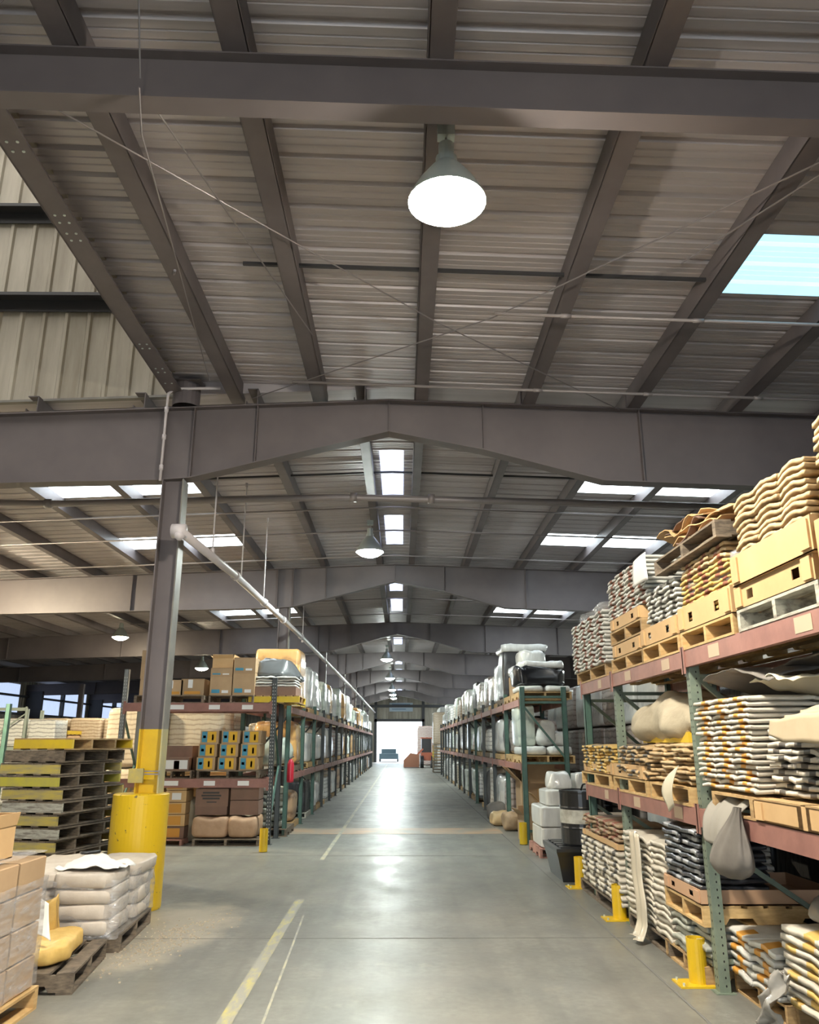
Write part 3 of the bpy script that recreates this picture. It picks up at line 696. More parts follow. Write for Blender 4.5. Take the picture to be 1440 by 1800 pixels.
# ------------------------------------------------------------------ racks
def post(root,x,y,z,h,m,w=.075,holes=False,slots=False,name='post'):
    b=MB(); w2=w/2; mh=HOLE
    if holes:   # channel open to the back, holes on the aisle face and on the near face
        b.box(x-w2,x-w2+.004,y-w2,y+w2,z,z+h); b.box(x-w2+.004,x+w2,y-w2,y-w2+.004,z,z+h); b.box(x-w2+.004,x+w2,y+w2-.004,y+w2,z,z+h); b.mi=1
        k=0; zz=z+.05
        while zz<z+h-.03:
            for (px,py,ax) in ((x-w2-.0006,y-.018,0),(x-w2-.0006,y+.018,0),(x+.01,y-w2-.0006,1)):
                n=len(b.v)
                for q in range(6):
                    a=2*PI*q/6; du=.006*math.cos(a); dz=.009*math.sin(a)
                    b.v.append((px,py+du,zz+dz) if ax==0 else (px+du,py,zz+dz))
                b.quad(*[n+q for q in range(6)])
            zz+=.052
    else:
        b.box(x-w2,x+w2,y-w2,y-w2+.006,z,z+h); b.box(x-w2,x-w2+.006,y-w2,y+w2,z,z+h); b.box(x+w2-.006,x+w2,y-w2,y+w2,z,z+h)
    if slots:
        mh=mat('slot_pale',(.45,.46,.45),.5); b.mi=1; zz=z+.08
        while zz<z+h-.1:
            for dx in (-.02,.02): b.box(x+dx-.007,x+dx+.007,y-w2-.002,y-w2,zz,zz+.022)
            zz+=.06
    o=b.build(name,[m,mh],root); 
    b=MB(); b.box(x-w2-.03,x+w2+.03,y-w2-.02,y+w2+.02,z,z+.008); b.build('foot_plate',m,root); return o
def beam(root,x,y0,y1,z,h=.13,m=None,stick=(),t=.05,axis='y',sgn=-1):
    """step beam with end brackets; z is its underside"""
    m=m or RACKR; b=MB()
    if axis=='y':
        b.box(x-t/2,x+t/2,y0,y1,z,z+h)
        for yy in (y0,y1-.05*1): b.box(x-t/2-.008,x-t/2,yy,yy+.05,z-.05,z+h+.03)
    else:
        b.box(y0,y1,x-t/2,x+t/2,z,z+h)
        for yy in (y0,y1-.05): b.box(yy,yy+.05,x-t/2-.008,x-t/2,z-.05,z+h+.03)
    o=b.build('load_beam',m,root)
    for a,e in stick:
        b=MB()
        if axis=='y': b.box(x-t/2-.0025,x-t/2-.0005,a,e,z+.02,z+h-.02)
        else: b.box(a,e,x-t/2-.0025,x-t/2-.0005,z+.035,z+h-.035)
        b.build('sticker',STICK if axis=='y' else PAPER,o)
    return o
def brace(root,a,c_,m,w=.035): b=MB(); b.bar(a,c_,w); return b.build('brace',m,root)

# rack A, close on the right
RA=empty('pallet_rack',(2.8,7,0)); tag(RA,'near right pallet rack with reddish beams and pale green punched posts','pallet rack')
A0=Vector((2.8,7,0))
def loc0(root):
    for o in [o for o in bpy.data.objects if o.parent==root]: o.location=-root.location
XA=2.25; DA=1.07
for y in (3.95,6.35,8.60,10.08):
    for x in (XA+.04,XA+DA): post(RA,x,y,0,2.32 if x<3 else 2.6,RACKG if y<9 else RACKGG,holes=(y<9 and x<3),w=.08)
    for z0,z1 in ((.35,1.0),(1.35,2.2)): brace(RA,(XA+.06,y,z1),(XA+DA-.05,y,z0),RACKG)
    for z in (.2,1.2,2.2): brace(RA,(XA+.06,y,z),(XA+DA-.05,y,z),RACKG)
for y0,y1 in ((3.99,6.31),(6.39,8.56),(8.64,10.04)):
    for z in (1.10,2.27):
        st=[(y0+.3,y0+.5),(y1-.7,y1-.5)]
        beam(RA,XA+.0,y0-.05,y1+.05,z,stick=st if y0<8 else [(y0+.4,y0+.55)]); beam(RA,XA+DA+.04,y0,y1,z,sgn=1)
loc0(RA)
for i,(x,y,h,t) in enumerate(((2.19,6.56,.31,'at the foot of the nearest rack post'),(2.2,8.80,.32,'at the foot of the second rack post'),(2.20,10.62,.35,'in front of the black spill pallet'),(2.13,14.9,.36,'at the corner of the green end rack'),(-2.24,13.95,.36,'at the corner of the left rack end'))):
    root=empty('bollard',(x,y,0)); tag(root,'short yellow steel guard tube '+t,'bollard','short yellow post guards')
    b=MB(); r=.068
    b.lathe([(r,.01),(r,h),(r-.008,h),(r-.008,.01)],22); b.build('guard_tube',YEL,root,smooth=False)
    if x>0 and y<12:
        b=MB(); b.box(-.17,.09,-.12,.10,0,.012); b.build('base_plate',YEL,root)
        for dx,dy in ((-.14,-.09),(-.14,.07)): b=MB(); b.lathe([(0,.03),(.009,.03),(.009,.012)],8,(dx,dy,0)); b.build('anchor_bolt',ALU,root)

# --- top level of rack A (deck height 2.40)
ZT=2.40; XF=2.22; XC=XF+.55
place_pallet(PM,XC,7.95,ZT,'wooden pallet at the base of the tall red and white bag stack',-PI/2,sx=1.12)
place_pallet(PW,XC,6.90,ZT,'wooden pallet under the white and black bags on the top rack',-PI/2)
place_pallet(PW,XC,5.83,ZT,'fresh wooden pallet under the film wrapped yellow bags',-PI/2,sx=1.02)
place_pallet(PG,XC,4.70,ZT,'weathered grey pallet under the kraft bags at the right edge',-PI/2,sx=1.05)
place_pallet(PW,XC,3.5,ZT,'pallet on the top rack beyond the kraft bags',-PI/2,sx=1.0)
place_pallet(PM,XC,9.5,ZT,'wooden pallet at the far end of the near rack top',-PI/2,sx=1.45)
tray(XF,XF+1.05,7.42,8.42,ZT+.14,.13,'lower tan cardboard tray beneath the doubled pallet of the red and white stack')
place_pallet(PM,XC,7.92,ZT+.28,'upper pallet in the doubled base of the red and white stack',-PI/2,sx=1.12)
tray(XF,XF+1.05,7.38,8.44,ZT+.42,.12,'upper tan cardboard tray holding the red and white bags')
bag_stack('white bag with dark red end','the tall top-rack stack',XF+.02,7.18,8.55,ZT+.545,11,4,.040,BWC,PRB,.35)
tray(XF,XF+1.05,6.40,7.40,ZT+.14,.16,'tan cardboard tray holding the white and black bags')
bag_stack('white bag with black end','the short top-rack stack',XF+.02,6.42,7.22,ZT+.16,11,3,.042,BWC,PDK,.3)
tray(XF,XF+1.05,5.30,6.36,ZT+.14,.19,'tan cardboard tray holding the yellow printed bags')
bag_stack('yellow bag with brown end','the film wrapped top-rack stack',XF+.025,5.33,6.30,ZT+.17,10,3,.037,BY,PRB,.2)
b=soft(1.0,1.0,.24,31,e=.22,amp=.02,fs=6); tag(b.build('stretch_wrap',FILM,loc=(XC-.02,5.78,ZT+.36),smooth=True),'clear crumpled stretch film over the yellow bags below the torn cartons','stretch wrap')
bag_stack('pale printed bag','the film wrapped layer under the torn cartons',XF+.02,5.35,6.25,ZT+.545,3,3,.038,BT,PRB,.2)
place_pallet(PD,XC-.05,6.0,ZT+.67,'dark weathered pallet lying on the film wrapped bags',-PI/2,sx=1.35,sz=.9)
# torn cartons heap
for i in range(7):
    sd=40+i
    def fn(u,v,sd=sd,i=i):
        x=(u-.5)*.75; y=(v-.5)*(.55+.25*(i%3)); n=noise.noise_vector(Vector((x*3,y*3,sd)))
        return (x+n.x*.05, y+n.y*.05, .05+n.z*.12+.04*i*(.3+abs(nz(sd,i))))
    b=MB(); b.grid(12,12,fn); o=b.build('torn_cardboard',CARDL if i%3 else CARDD,loc=(XC-.12,5.75+.11*i,ZT+.80+.02*i),smooth=False)
    s_=o.modifiers.new('thickness','SOLIDIFY'); s_.thickness=.008
    tag(o,'crumpled torn cardboard sheet, %s from the near end, on the dark top-rack pallet'%NTH[i],'cardboard sheet','torn cardboard sheets')
# kraft bags at right
tray(XF,XF+1.05,4.18,5.24,ZT+.14,.16,'lower notched tan tray on the weathered grey pallet',holes=((.2,.2),(.78,.2)))
tray(XF-.02,XF+1.05,4.12,5.20,ZT+.29,.20,'deep tan cardboard tray under the kraft bags',holes=())
bag_stack('kraft paper bag','the kraft stack at the upper right edge',XF+.0,4.15,5.1,ZT+.36,12,3,.042,BT,None,depth=.45,crown=.6)
tray(XF-.02,XF+1.05,3.0,4.08,ZT+.14,.3,'tan cardboard tray nearest the camera on the top rack',holes=())
bag_stack('kraft paper bag','the nearest top-rack stack',XF+.0,3.15,4.0,ZT+.42,13,2,.045,BT,None,depth=.45,crown=.6)
# far end stack T5
bag_stack('white bag with brown end','the stack at the far end of the rack top',XF-.02,8.68,10.3,ZT+.14,13,4,.045,BWC,PRB,.25)
b=soft(.95,1.5,.12,33,e=.3,amp=.03,fs=5); tag(b.build('stretch_wrap',FILM,loc=(XC-.05,9.45,ZT+.72),smooth=True),'clear film cap on the bag stack at the far rack end','stretch wrap')
# paper sheet
cloth('paper_sheet',PAPER,'white paper sheet hanging on the tall red and white bag stack','paper',lambda u,v:(XF-.06-.01*math.sin(v*3+u),6.84+.42*(1-u)+.04*v,ZT+.93-.24*v-.03*(u-.5)**2),8,8,.002)

# --- middle level of rack A (deck height 1.23)
ZM=1.23
place_pallet(PW,XC,9.60,ZM,'pallet at the far end of the middle shelf',-PI/2,sx=1.35)
place_pallet(PW,XC,8.18,ZM,'pallet under the brown bags beside the second post',-PI/2,sx=1.15)
place_pallet(PW,XC,6.98,ZM,'pallet under the loose papers on the middle shelf',-PI/2,sx=1.0)
tray(XF,XF+1.0,7.62,8.86,ZM+.14,.13,'tan cardboard tray under the brown bags on the middle shelf',holes=((.3,.3),(.7,.3)))
tray(XF+.02,XF+1.0,8.95,10.2,ZM+.14,.10,'tan cardboard tray at the far end of the middle shelf',holes=((.3,.3),(.7,.3)))
bag_stack('brown flattened bag bundle','the middle shelf pile below the big sack',XF+.0,7.5,8.5,ZM+.16,8,3,.036,BT,PDK,.4,jit=.03)
bag_stack('yellowish bag bundle','the middle shelf pile at the far end',XF+.02,8.72,10.2,ZM+.16,8,4,.036,BY,BLACKP,.3,jit=.03)
bag_stack('brown rumpled bag','the middle shelf pile beside the nearest post',XF+.05,6.5,7.42,ZM+.16,9,3,.034,BT,None,.3,jit=.05)
place_pallet(PYB,XC+.05,7.35,ZM+.46,'yellow painted pallet lying on the brown bags below the big sack',0,sx=.95,sy=1.15,sz=.8)
b=soft(.95,2.25,.40,12,e=.72,amp=.09,fs=2.6,nu=64,nv=30,taper=.2); b.v=[(x+.012*math.sin(y*17+z*9),y,z*(1-.22*max(0,y))+.016*math.sin(y*13+x*16)-.10*max(0,y-.8)*(x<0)) for x,y,z in b.v]
tag(b.build('burlap_sack',LINEN,loc=(2.66,7.55,ZM+.47),smooth=True),'big tan cloth sack draped on the middle shelf between the two posts','sack')
cloth('paper_sheet',mat('cream_paper',(.62,.57,.44),.7),'cream paper flap hanging over the red beam beside the nearest post','paper',
      lambda u,v:(XF-.05-.05*math.sin(v*2.5),6.52+.30*u*(.5+.5*math.sin(PI*min(1,v+.15)))+.09*v,ZM+.30-.30*v+.10*(0-u)*.6),8,12,.004)
for i in range(5):
    b=MB(); b.box(-.3,.3,-.2,.2,0,.018); o=b.build('folded_bag',[BWC,TARP,BT][i%3],loc=(XF+.33,6.82+.01*i,ZM+.15+.0185*i-.0),rz=R.uniform(-.1,.1))
    bpy.data.objects.remove(o)
# near bay stacks
place_pallet(PM,XC,5.35,ZM,'pallet under the tall white and brown bags on the middle shelf',-PI/2,sx=1.3)
place_pallet(PM,XC,4.15,ZM,'pallet at the right edge on the middle shelf',-PI/2,sx=.95)
bag_stack('cream bag with orange end','the tall middle-shelf stack',XF+.02,5.28,6.24,ZM+.16,17,3,.036,BW,POR,.25,rows=2,depth=.45,wob=.006)
bag_stack('cream bag with black end','the middle-shelf stack beside the cloth',XF+.10,4.62,5.22,ZM+.16,10,2,.040,BW,PDK,.3,wob=.008)
bag_stack('cream and orange bag','the rightmost middle-shelf stack',XF+.2,3.9,4.55,ZM+.16,10,2,.040,BW,POR,.3,wob=.008)
def flap(y0,y1,x0,zc,sd,m,label,L=.8,dz=.12):
    cloth('crumpled_paper',m,label,'paper',lambda u,v:(x0+L*u+.02*nz(v*6,sd), y0+(y1-y0)*v+.03*nz(u*4,sd,3), zc+dz*math.sin(u*2.2+v*2.4)+.035*nz(u*4+sd,v*5,sd)),20,20,.006)
flap(5.0,6.1,XF+.05,ZM+.84,3,TARP,'dark crumpled paper sheet on the tall cream bags')
flap(4.75,5.35,XF+.08,ZM+.82,9,mat('cream_paper',(.62,.57,.44),.7),'cream crumpled paper layer over the tall cream bags',L=.5,dz=.05)
flap(4.0,5.2,XF+.25,ZM+.90,14,TARP,'dark crumpled paper sheet near the right edge',dz=.08)
for q,(dx,dz) in enumerate(((0,0),(.035,.02),(.07,.045))):
    cloth('kraft_paper_drape',mat('tan_paper',(.50,.41,.28),.75,c2=(.44,.36,.24),scale=5),'tan paper sheet folded down over the black ended bags, %s of three layers'%['outer','middle','inner'][q],'paper',
      lambda u,v:(XF+.34+dx-.38*min(1,v*1.6)+.012*math.sin(u*5+q)-.03*max(0,v-.62), 3.95+(.84-.10*q)*u+.05*v, ZM+.60+dz+.05*(1-u)-.30*max(0,v-.62)*(1.6-.5*u)+(.05*max(0,u-.8)*5*max(0,v-.6)*2)+.01*nz(u*4,v*4,5+q)),20,16,.003)
# grey cloth hanging over the beam, with a filled pouch
root=empty('hanging_cloth_bag',(2.2,5.75,1.2)); tag(root,'grey cloth sack hanging over the lower beam beside the nearest post','cloth sack')
b=MB()
def pf(u,v):      # teardrop pouch: v from the gathered neck down to the bottom
    a=2*PI*u; w_=(.05+.25*math.sin(min(1,v*1.15)*PI/2)**1.5)*(1 if v<.75 else max(0,1-((v-.75)/.25)**2)**.5)
    pl=1+.10*math.sin(a*9+v*3)*(1-v)+.05*nz(math.cos(a)*2,math.sin(a)*2,v*4)
    return (-.03+.32*w_*math.cos(a)*pl, -.30+.34*v-.10*v*v+w_*math.sin(a)*pl, .10-.46*v)
b.grid(56,22,pf); b.build('pouch',TARP,root,smooth=True)
b=MB(); b.grid(30,14,lambda u,v:(-.050-.022*abs(math.sin(u*12))*(.3+v)+.14*(1-v)**3,-.30+.60*u*(1-.25*v)+.12*v, .14-.26*v-.06*math.sin(u*PI)*v+.015*math.sin(u*13)))
o=b.build('gathered_cloth',mat('pale_grey_cloth',(.27,.255,.225),.8),root,smooth=True); s_=o.modifiers.new('t','SOLIDIFY'); s_.thickness=.006
tray(XF-.0,XF+.9,4.0,5.3,ZM+.0,.13,'open torn tan tray above the lower beam at the right edge',holes=((.3,.4),))
# --- floor level of rack A
place_pallet(PD,XC-.03,9.75,0,'dark floor pallet at the far end of the near rack',-PI/2,sx=1.6,sz=.9)
place_pallet(PD,XC,7.9,0,'floor pallet under the draped white bags',-PI/2,sx=1.2,sz=.9)
place_pallet(PM,XC,6.95,0,'floor pallet beside the nearest rack post',-PI/2,sx=.90,sz=.9)
bag_stack('white bag with grey end','the floor pile beyond the second post',XF-.02,8.70,10.45,.13,9,4,.056,BW,PDK,.3)
tray(XF-.0,XF+.95,8.75,10.4,.64,.06,'tan cardboard tray on the floor pile beyond the second post',holes=())
bag_stack('brown printed bag','the brown pile beyond the second post',XF+.02,8.80,10.4,.66,5,4,.045,BK,PRB,.3,jit=.03)
bag_stack('cream bag','the floor pile between the two posts',XF+.0,7.22,8.50,.13,15,3,.050,BW,None,0,rows=2,depth=.45,wob=.01)
cloth('plastic_sheet',mat('cream_film',(.55,.50,.40),.35,coat=.5),'long cream plastic strip hanging down the floor pile between the posts','plastic sheet',
      lambda u,v:(XF-.05-.03*math.sin(u*7)-.16*max(0,v-.8)*3, 7.80+.26*u-.1*v+.06*nz(v*4,2), .90-.86*min(1,v*1.1)+.01*nz(u*5,v*5)),14,24,.004)
bag_stack('grey bag','the low pile beneath the black bags',XF+.02,6.45,7.15,.13,5,2,.055,BG,None,0,jit=.03)
place_pallet(PW,XC-.02,6.80,.415,'tan pallet holding the black bags',-PI/2,sx=.86)
tray(XF-.02,XF+1.0,6.38,7.22,.56,.10,'pinkish tan cardboard tray holding the black bags',holes=((.25,.3),(.75,.3)),m=mat('pink_cardboard',(.50,.31,.19),.8))
bag_stack('black plastic bag','the black pile beside the nearest post',XF+.0,6.40,7.20,.60,10,2,.047,BLACKB,mat('silver_print',(.35,.36,.38),.3),.55)
# front low stacks
place_pallet(PM,2.95,6.0,0,'pallet under the low white and orange bags',-PI/2,sx=.80,sz=.9)
bag_stack('white bag with orange label','the low floor pile right of the yellow guard',2.37,5.62,6.42,.13,6,2,.050,BWC,POR,.3,rows=2,depth=.5,names=['near column','far column'])
place_pallet(PM,2.98,5.05,0,'pallet at the lower right edge under yellow labelled bags',-PI/2,sx=.95,sz=1.2)
bag_stack('white bag with yellow label','the pile at the lower right edge',2.38,4.60,5.50,.17,9,2,.050,BW,BY,.5,rows=2,depth=.5)
b=soft(.55,.75,.2,51,e=.7,amp=.07,fs=4,nu=32,nv=16); tag(b.build('plastic_bundle',mat('smoky_film',(.30,.29,.27),.3,coat=.6),loc=(2.72,5.0,.64),smooth=True),'crumpled smoky plastic on the yellow labelled bags','plastic film')
cloth('plastic_sheet',mat('smoky_film',(.30,.29,.27),.3,coat=.6),'torn grey plastic trailing between the two low floor pallets','plastic sheet',lambda u,v:(2.22+.12*nz(u*3,v*3)+.1*u,5.45+.22*v-.15*u,.02+.36*u*(1-.1*v)+.03*nz(u*6,v*6,4)),16,12,.004)
# dark depth of the near bay
place_pallet(PY,3.05,6.1,.0,'pallet deep in the lower bay behind the low bags',-PI/2)
place_pallet(PYB,3.75,6.0,.44,'yellow painted pallet in the dark bay behind the low bags',-PI/2,sx=1.4,sz=1.0)
bag_stack('black wrapped bag','the dark pile deep in the lower bay',3.35,5.3,6.7,.60,7,3,.06,BLACKB,None,0)

# --- black drum on its spill pallet
root=empty('spill_pallet',(2.50,11.45,0)); tag(root,'black plastic spill pallet on the floor under the drum','spill pallet')
b=MB(); Z=[(0,.44),(.30,.50),(.36,.52),(.40,.52)]
for (z0,a0),(z1,a1) in zip(Z,Z[1:]): b.hexa([(-a0,-a0,z0),(a0,-a0,z0),(a0,a0,z0),(-a0,a0,z0),(-a1,-a1,z1),(a1,-a1,z1),(a1,a1,z1),(-a1,a1,z1)])
b.build('basin',BLACKP,root)
for k in range(5): b=MB(); b.box(-.46,.46,-.45+.2*k-.03,-.45+.2*k+.1,.40,.42); b.build('grate_bar',BLACKP,root)
for x,y,z,t in ((2.40,11.25,.42,'standing on the spill pallet beyond the near rack'),(2.98,11.6,.42,'behind the rack post beside the first drum')):
    root=empty('drum',(x,y,z)); root.scale=(1,1,.80); tag(root,'black plastic drum '+t,'drum','black drums')
    b=MB(); b.lathe([(0,0),(.27,0),(.285,.03),(.285,.25),(.292,.27),(.285,.29),(.285,.56),(.292,.58),(.285,.60),(.285,.80),(.29,.81),(.29,.845),(.27,.85),(.265,.835),(0,.835)],36); b.build('drum_body',BLACKP,root,smooth=False)
    if x<2.5:
        b=MB(); b.lathe([(.2875,.34),(.2875,.55)],36); o=b.build('paper_label',mat('dirty_label',(.55,.55,.50),.6,c2=(.35,.34,.30),scale=9),root)
        b=MB(); b.tube([(.0,0,.84),(.03,0,.93),(.10,-.05,.97),(.18,-.1,.95),(.3,-.15,.90)],.014,8); b.build('hose_handle',BLACKP,root,smooth=True)
    else:
        b=MB(); b.lathe([(.05,.835),(.05,.86),(0,.86)],12,(.15,0,0)); b.build('bung',BLACKP,root)
# white wrapped stack
place_pallet(pallet_proto('pallet',1.02,1.1,REDW),2.62,13.75,0,'reddish pallet under the white film wrapped cartons',0,sx=.95)
for k,(w_,d_,h_,x,y,z,e,t) in enumerate(((.9,.95,.30,2.62,13.7,.14,.12,'bottom block'),(.9,.95,.30,2.62,13.7,.44,.12,'second block'),(.78,.8,.25,2.68,13.7,.74,.18,'third block'),(.42,.5,.27,2.55,13.65,.98,.4,'top left bundle'),(.42,.5,.25,3.0,13.65,.98,.2,'top right bundle'))):
    b=soft(w_,d_,h_,60+k,e=e,amp=.015 if k<3 else .04,fs=5,taper=.25 if k==3 else 0,nu=32,nv=14); tag(b.build('film_wrapped_carton',FILMW,loc=(x,y,z),smooth=k>2),'white film wrapped carton before the green rack, '+t,'wrapped carton','white film wrapped cartons')

# ------------------------------------------------------------------ rack B, along the right side
def load_mesh(w,d,h,style,seed,e=.14,amp=.02,taper=.03):
    b=soft(w,d,h,seed,e=e,amp=amp,fs=3.2,nu=36,nv=16,taper=taper)
    # spread the rings evenly in height
    return b.mesh('wrapped_load',LOADM[style],True)
def wload(x,y,z,w,d,h,style,label,cat='wrapped load',group=None,seed=None,e=.14,amp=.02,name='wrapped_load'):
    o=link(name,load_mesh(w,d,h,style,seed or R.randint(1,999),e,amp),None,(x,y,z)); return tag(o,label,cat,group)
RB=empty('pallet_rack',(2.6,30,0)); tag(RB,'long right pallet rack with a deep green end frame along the aisle','pallet rack')
XB=2.2; DB=.80; BAY=2.42; NB=13
for k in range(NB+1):
    y=15.1+k*BAY
    for x in (XB+.03,XB+DB): post(RB,x,y,0,2.70,RACKGG if k in (0,1,4) else RACKK,w=.085)
    for z in (.2,1.35,2.42,2.52) if k==0 else (.2,1.35): brace(RB,(XB+.05,y,z),(XB+DB-.03,y,z),RACKGG if k==0 else RACKK,.04)
    brace(RB,(XB+.05,y,2.35),(XB+DB-.03,y,1.45),RACKGG if k==0 else RACKK)
    if k<NB:
        for z in (1.22,2.36):
            for x in (XB-.0,XB+DB+.02): beam(RB,x,y+.04,y+BAY-.04,z,.12,m=RACKR)
loc0(RB)
LV={1:'floor level',2:'middle shelf',3:'top shelf'}
def plan(side,styles,zs,ystart,n,x,step=1.21,skip=()):
    for lv in (1,2,3):
        for k in range(n):
            if (lv,k) in skip: continue
            st,h=styles(lv,k); y=ystart+step*(k+.5)+RS.uniform(-.04,.04)
            if st is None or (x<0 and min(abs(y-q) for q in YF)<.66): continue
            if k>2 and RS.random()<.05: continue
            z=zs[lv]; o=link('pallet',FP[(k*7+lv)%4],None,(x,y,z)); o.scale=(.95,.95,.85)
            tag(o,'pallet in the %s aisle rack, %s from near end, %s'%(side,NTH[k],LV[lv]),'pallet','pallets in the %s aisle rack'%side)
            o=link('wrapped_load',VAR(st,h),None,(x+R.uniform(-.03,.03),y,z+.12),R.choice((0,PI))+R.uniform(-.03,.03))
            nm={'white':'white bags under film','silver':'silvery film wrapped load','green':'pale green wrapped load','tan':'tan bags under film','brown':'brown bags under film','orange':'orange box load under film','black':'black wrapped load','kraft':'brown carton load','beige':'beige sack load','redwhite':'red and white bags'}[st]
            tag(o,'%s in the %s aisle rack, %s from near end, %s'%(nm,side,NTH[k],LV[lv]),'pallet load','pallet loads in the %s aisle rack'%side)
VM={}
def VAR(st,h):
    hh=round(h,1); k=(st,hh,R.randint(0,1))
    if k not in VM: VM[k]=load_mesh(.95,1.02,hh,st,len(VM)+5,e=R.choice((.12,.16,.3)),amp=.035)
    return VM[k]
seqB={1:['beige','kraft','brown','silver','tan','black','tan','kraft','white','green','tan','green','silver'],
      2:['green','kraft','black','silver','silver','white','black','green','tan','white','green','silver','white'],
      3:['white','kraft','black','silver','silver','brown','silver','white','black','green','silver','green','white']}
hB={1:[.8,.9,.85],2:[.75,.8,.7],3:[.8,.9,.7]}
RS=random.Random(5)
def stB(lv,k): return seqB[lv][k] if k<13 else RS.choice(['silver','white','green','tan','silver']), hB[lv][k%3]+RS.uniform(-.22,.16)*(1.4 if lv==3 else .7)
plan('right',stB,{1:0,2:1.34,3:2.48},15.15,25,2.72,skip={(3,0),(3,1),(2,0),(1,0),(3,2),(1,1),(2,1)})
# hand-built goods in its first bays
pB=lambda x,y,z,t,m=PW,rz=0,**k: place_pallet(m,x,y,z,t,rz,**k)
pB(2.68,15.75,2.48,'pallet on top of the green end frame',PM,sx=.97)
for i,(x,t) in enumerate(((2.43,'left'),(2.93,'right'))):
    b=soft(.5,1.05,.12,70+i,e=.4,amp=.02,fs=4); tag(b.build('white_sack',BWC,loc=(x,15.75,2.62),smooth=True),'flat white sack on top of the green end frame, %s one'%t,'sack')
b=soft(.98,1.0,.36,73,e=.3,amp=.06,fs=3.5,nu=56,nv=28); 
b.v=[(x,y+.02*math.sin(x*26+z*30),z*(1.0-.12*x)+.018*math.sin(x*30+z*25)) for x,y,z in b.v]
tag(b.build('black_plastic_cover',BLACKP,loc=(2.64,15.8,2.73),smooth=True),'shiny crumpled black plastic cover above the green end frame','plastic cover')
b=soft(.9,.9,.16,74,e=.4,amp=.05,fs=4,nu=40,nv=16); tag(b.build('clear_plastic_cap',FILMW,loc=(2.70,15.85,3.06),smooth=True),'pale plastic lying over the crumpled black cover','plastic cover')
pB(2.70,16.95,2.48,'pallet under the brown carton with the white top',PM)
cbox(.8,.9,.42,2.70,16.95,2.62,'brown carton behind the black plastic cover on the right rack',m=CARD,tape=False)
b=soft(.86,.95,.2,75,e=.25,amp=.02,fs=4); tag(b.build('plastic_cover',FILMW,loc=(2.70,16.95,3.04),smooth=True),'white film cap on the brown carton on the right rack','plastic cover')
b=soft(.55,.7,.34,76,e=.5,amp=.05,fs=4); tag(b.build('white_bundle',FILMW,loc=(2.7,16.95,3.22),smooth=True),'white bundle at the very top beside the black covers','bundle')
pB(2.70,18.2,2.48,'pallet under the tall black wrapped load',PD)
wload(2.70,18.2,2.62,.98,1.02,1.05,'black','tall black wrapped load on the right rack top','wrapped load',amp=.04)
b=soft(1.02,1.06,.16,77,e=.3,amp=.05,fs=4); tag(b.build('white_plastic_cap',FILMW,loc=(2.72,18.2,3.62),smooth=True),'white plastic cap on the tall black wrapped load','plastic cover')
pB(2.68,15.75,1.34,'pallet in the middle of the green end frame',PW,sx=.97)
for i,(x,t) in enumerate(((2.43,'left'),(2.93,'right'))):
    b=soft(.5,1.0,.16,80+i,e=.35,amp=.02,fs=4); tag(b.build('white_sack',BWC,loc=(x,15.75,1.48),smooth=True),'flat white sack in the green end frame, %s one'%t,'sack')
for i,(x,y,z,w_,h_) in enumerate(((2.72,15.6,1.64,.40,.46),(3.0,15.7,1.64,.36,.26),(2.95,16.0,1.64,.4,.3))):
    b=soft(w_,.5,h_,84+i,e=.65,amp=.05,fs=4,taper=.25); tag(b.build('white_sack',BWC,loc=(x,y,z),smooth=True),'upright white sack inside the green end frame, %s from the aisle'%NTH[i],'sack')
b=soft(.32,.9,.75,89,e=.15,amp=.02,fs=3,nv=24); tag(b.build('folded_sheets',LOADM['green'],loc=(2.36,16.0,1.64),smooth=True),'grey green folded sheets beside the green post','folded sheets')
pB(2.70,17.0,1.34,'pallet beneath the dark crate on the right middle shelf',PW)
wload(2.7,17.0,1.48,.9,.95,.7,'brown','dark netted crate on the right middle shelf',e=.3,amp=.05)
# floor: open gaylord box, sacks, cartons
cbox(.85,.85,.95,2.78,16.9,.02,'tall open cardboard bin on the floor inside the right rack',m=CARD,openf=True,name='cardboard_bin',cat='bin')
cbox(.55,.5,.62,2.83,15.62,.02,'brown open carton on the floor behind the green post',m=CARDL,openf=True)
cbox(.5,.4,.42,2.42,15.45,.02,'brown carton on the floor at the green front post',m=CARD,openf=True,rz=.2)
for i,(x,y,w_,h_) in enumerate(((2.2,19.2,.5,.42),(2.15,18.3,.45,.30),(2.25,17.3,.4,.36))):
    b=soft(w_,.6,h_,90+i,e=.6,amp=.06,fs=4); tag(b.build('brown_sack',[TARP,BT,BK][i],loc=(x,y,0),smooth=True),'slumped sack at the foot of the right rack, %s from far end'%NTH[i],'sack')
# beyond rack B: stacked pallets, end racks, tractor
for k in range(9):
    o=place_pallet(PD if k<4 else PYB if k in (5,6) else PM,2.55,50.5,.14*k*1.25,'distant pallet past the right rack, %s from the floor'%NTH[k],0,sx=1.3,sz=1.2,group='distant stack of pallets')
wload(2.55,50.5,1.60,1.3,1.2,1.9,'tan','tan bag load on the distant stack of pallets')
for k in range(3):
    for z,t in ((0,'lower'),(1.35,'middle'),(2.7,'upper')):
        wload(3.0,53.5+1.6*k,z,1.1,1.4,1.25,'white','distant white load past the right rack, %s stack, %s level'%(NTH[k],t),'pallet load','distant white loads past the right rack')
wload(1.9,66.5,0,1.3,1.2,3.0,'redwhite','distant red and white bag tower right of the doorway')
tr=empty('tractor',(1.75,60,0)); tag(tr,'distant red loader with a front bucket right of the doorway','loader')
REDP=mat('tractor_red',(.42,.12,.07),.5)
b=MB(); b.box(-.35,.45,-.8,1.0,.5,1.05); b.build('chassis',REDP,tr)
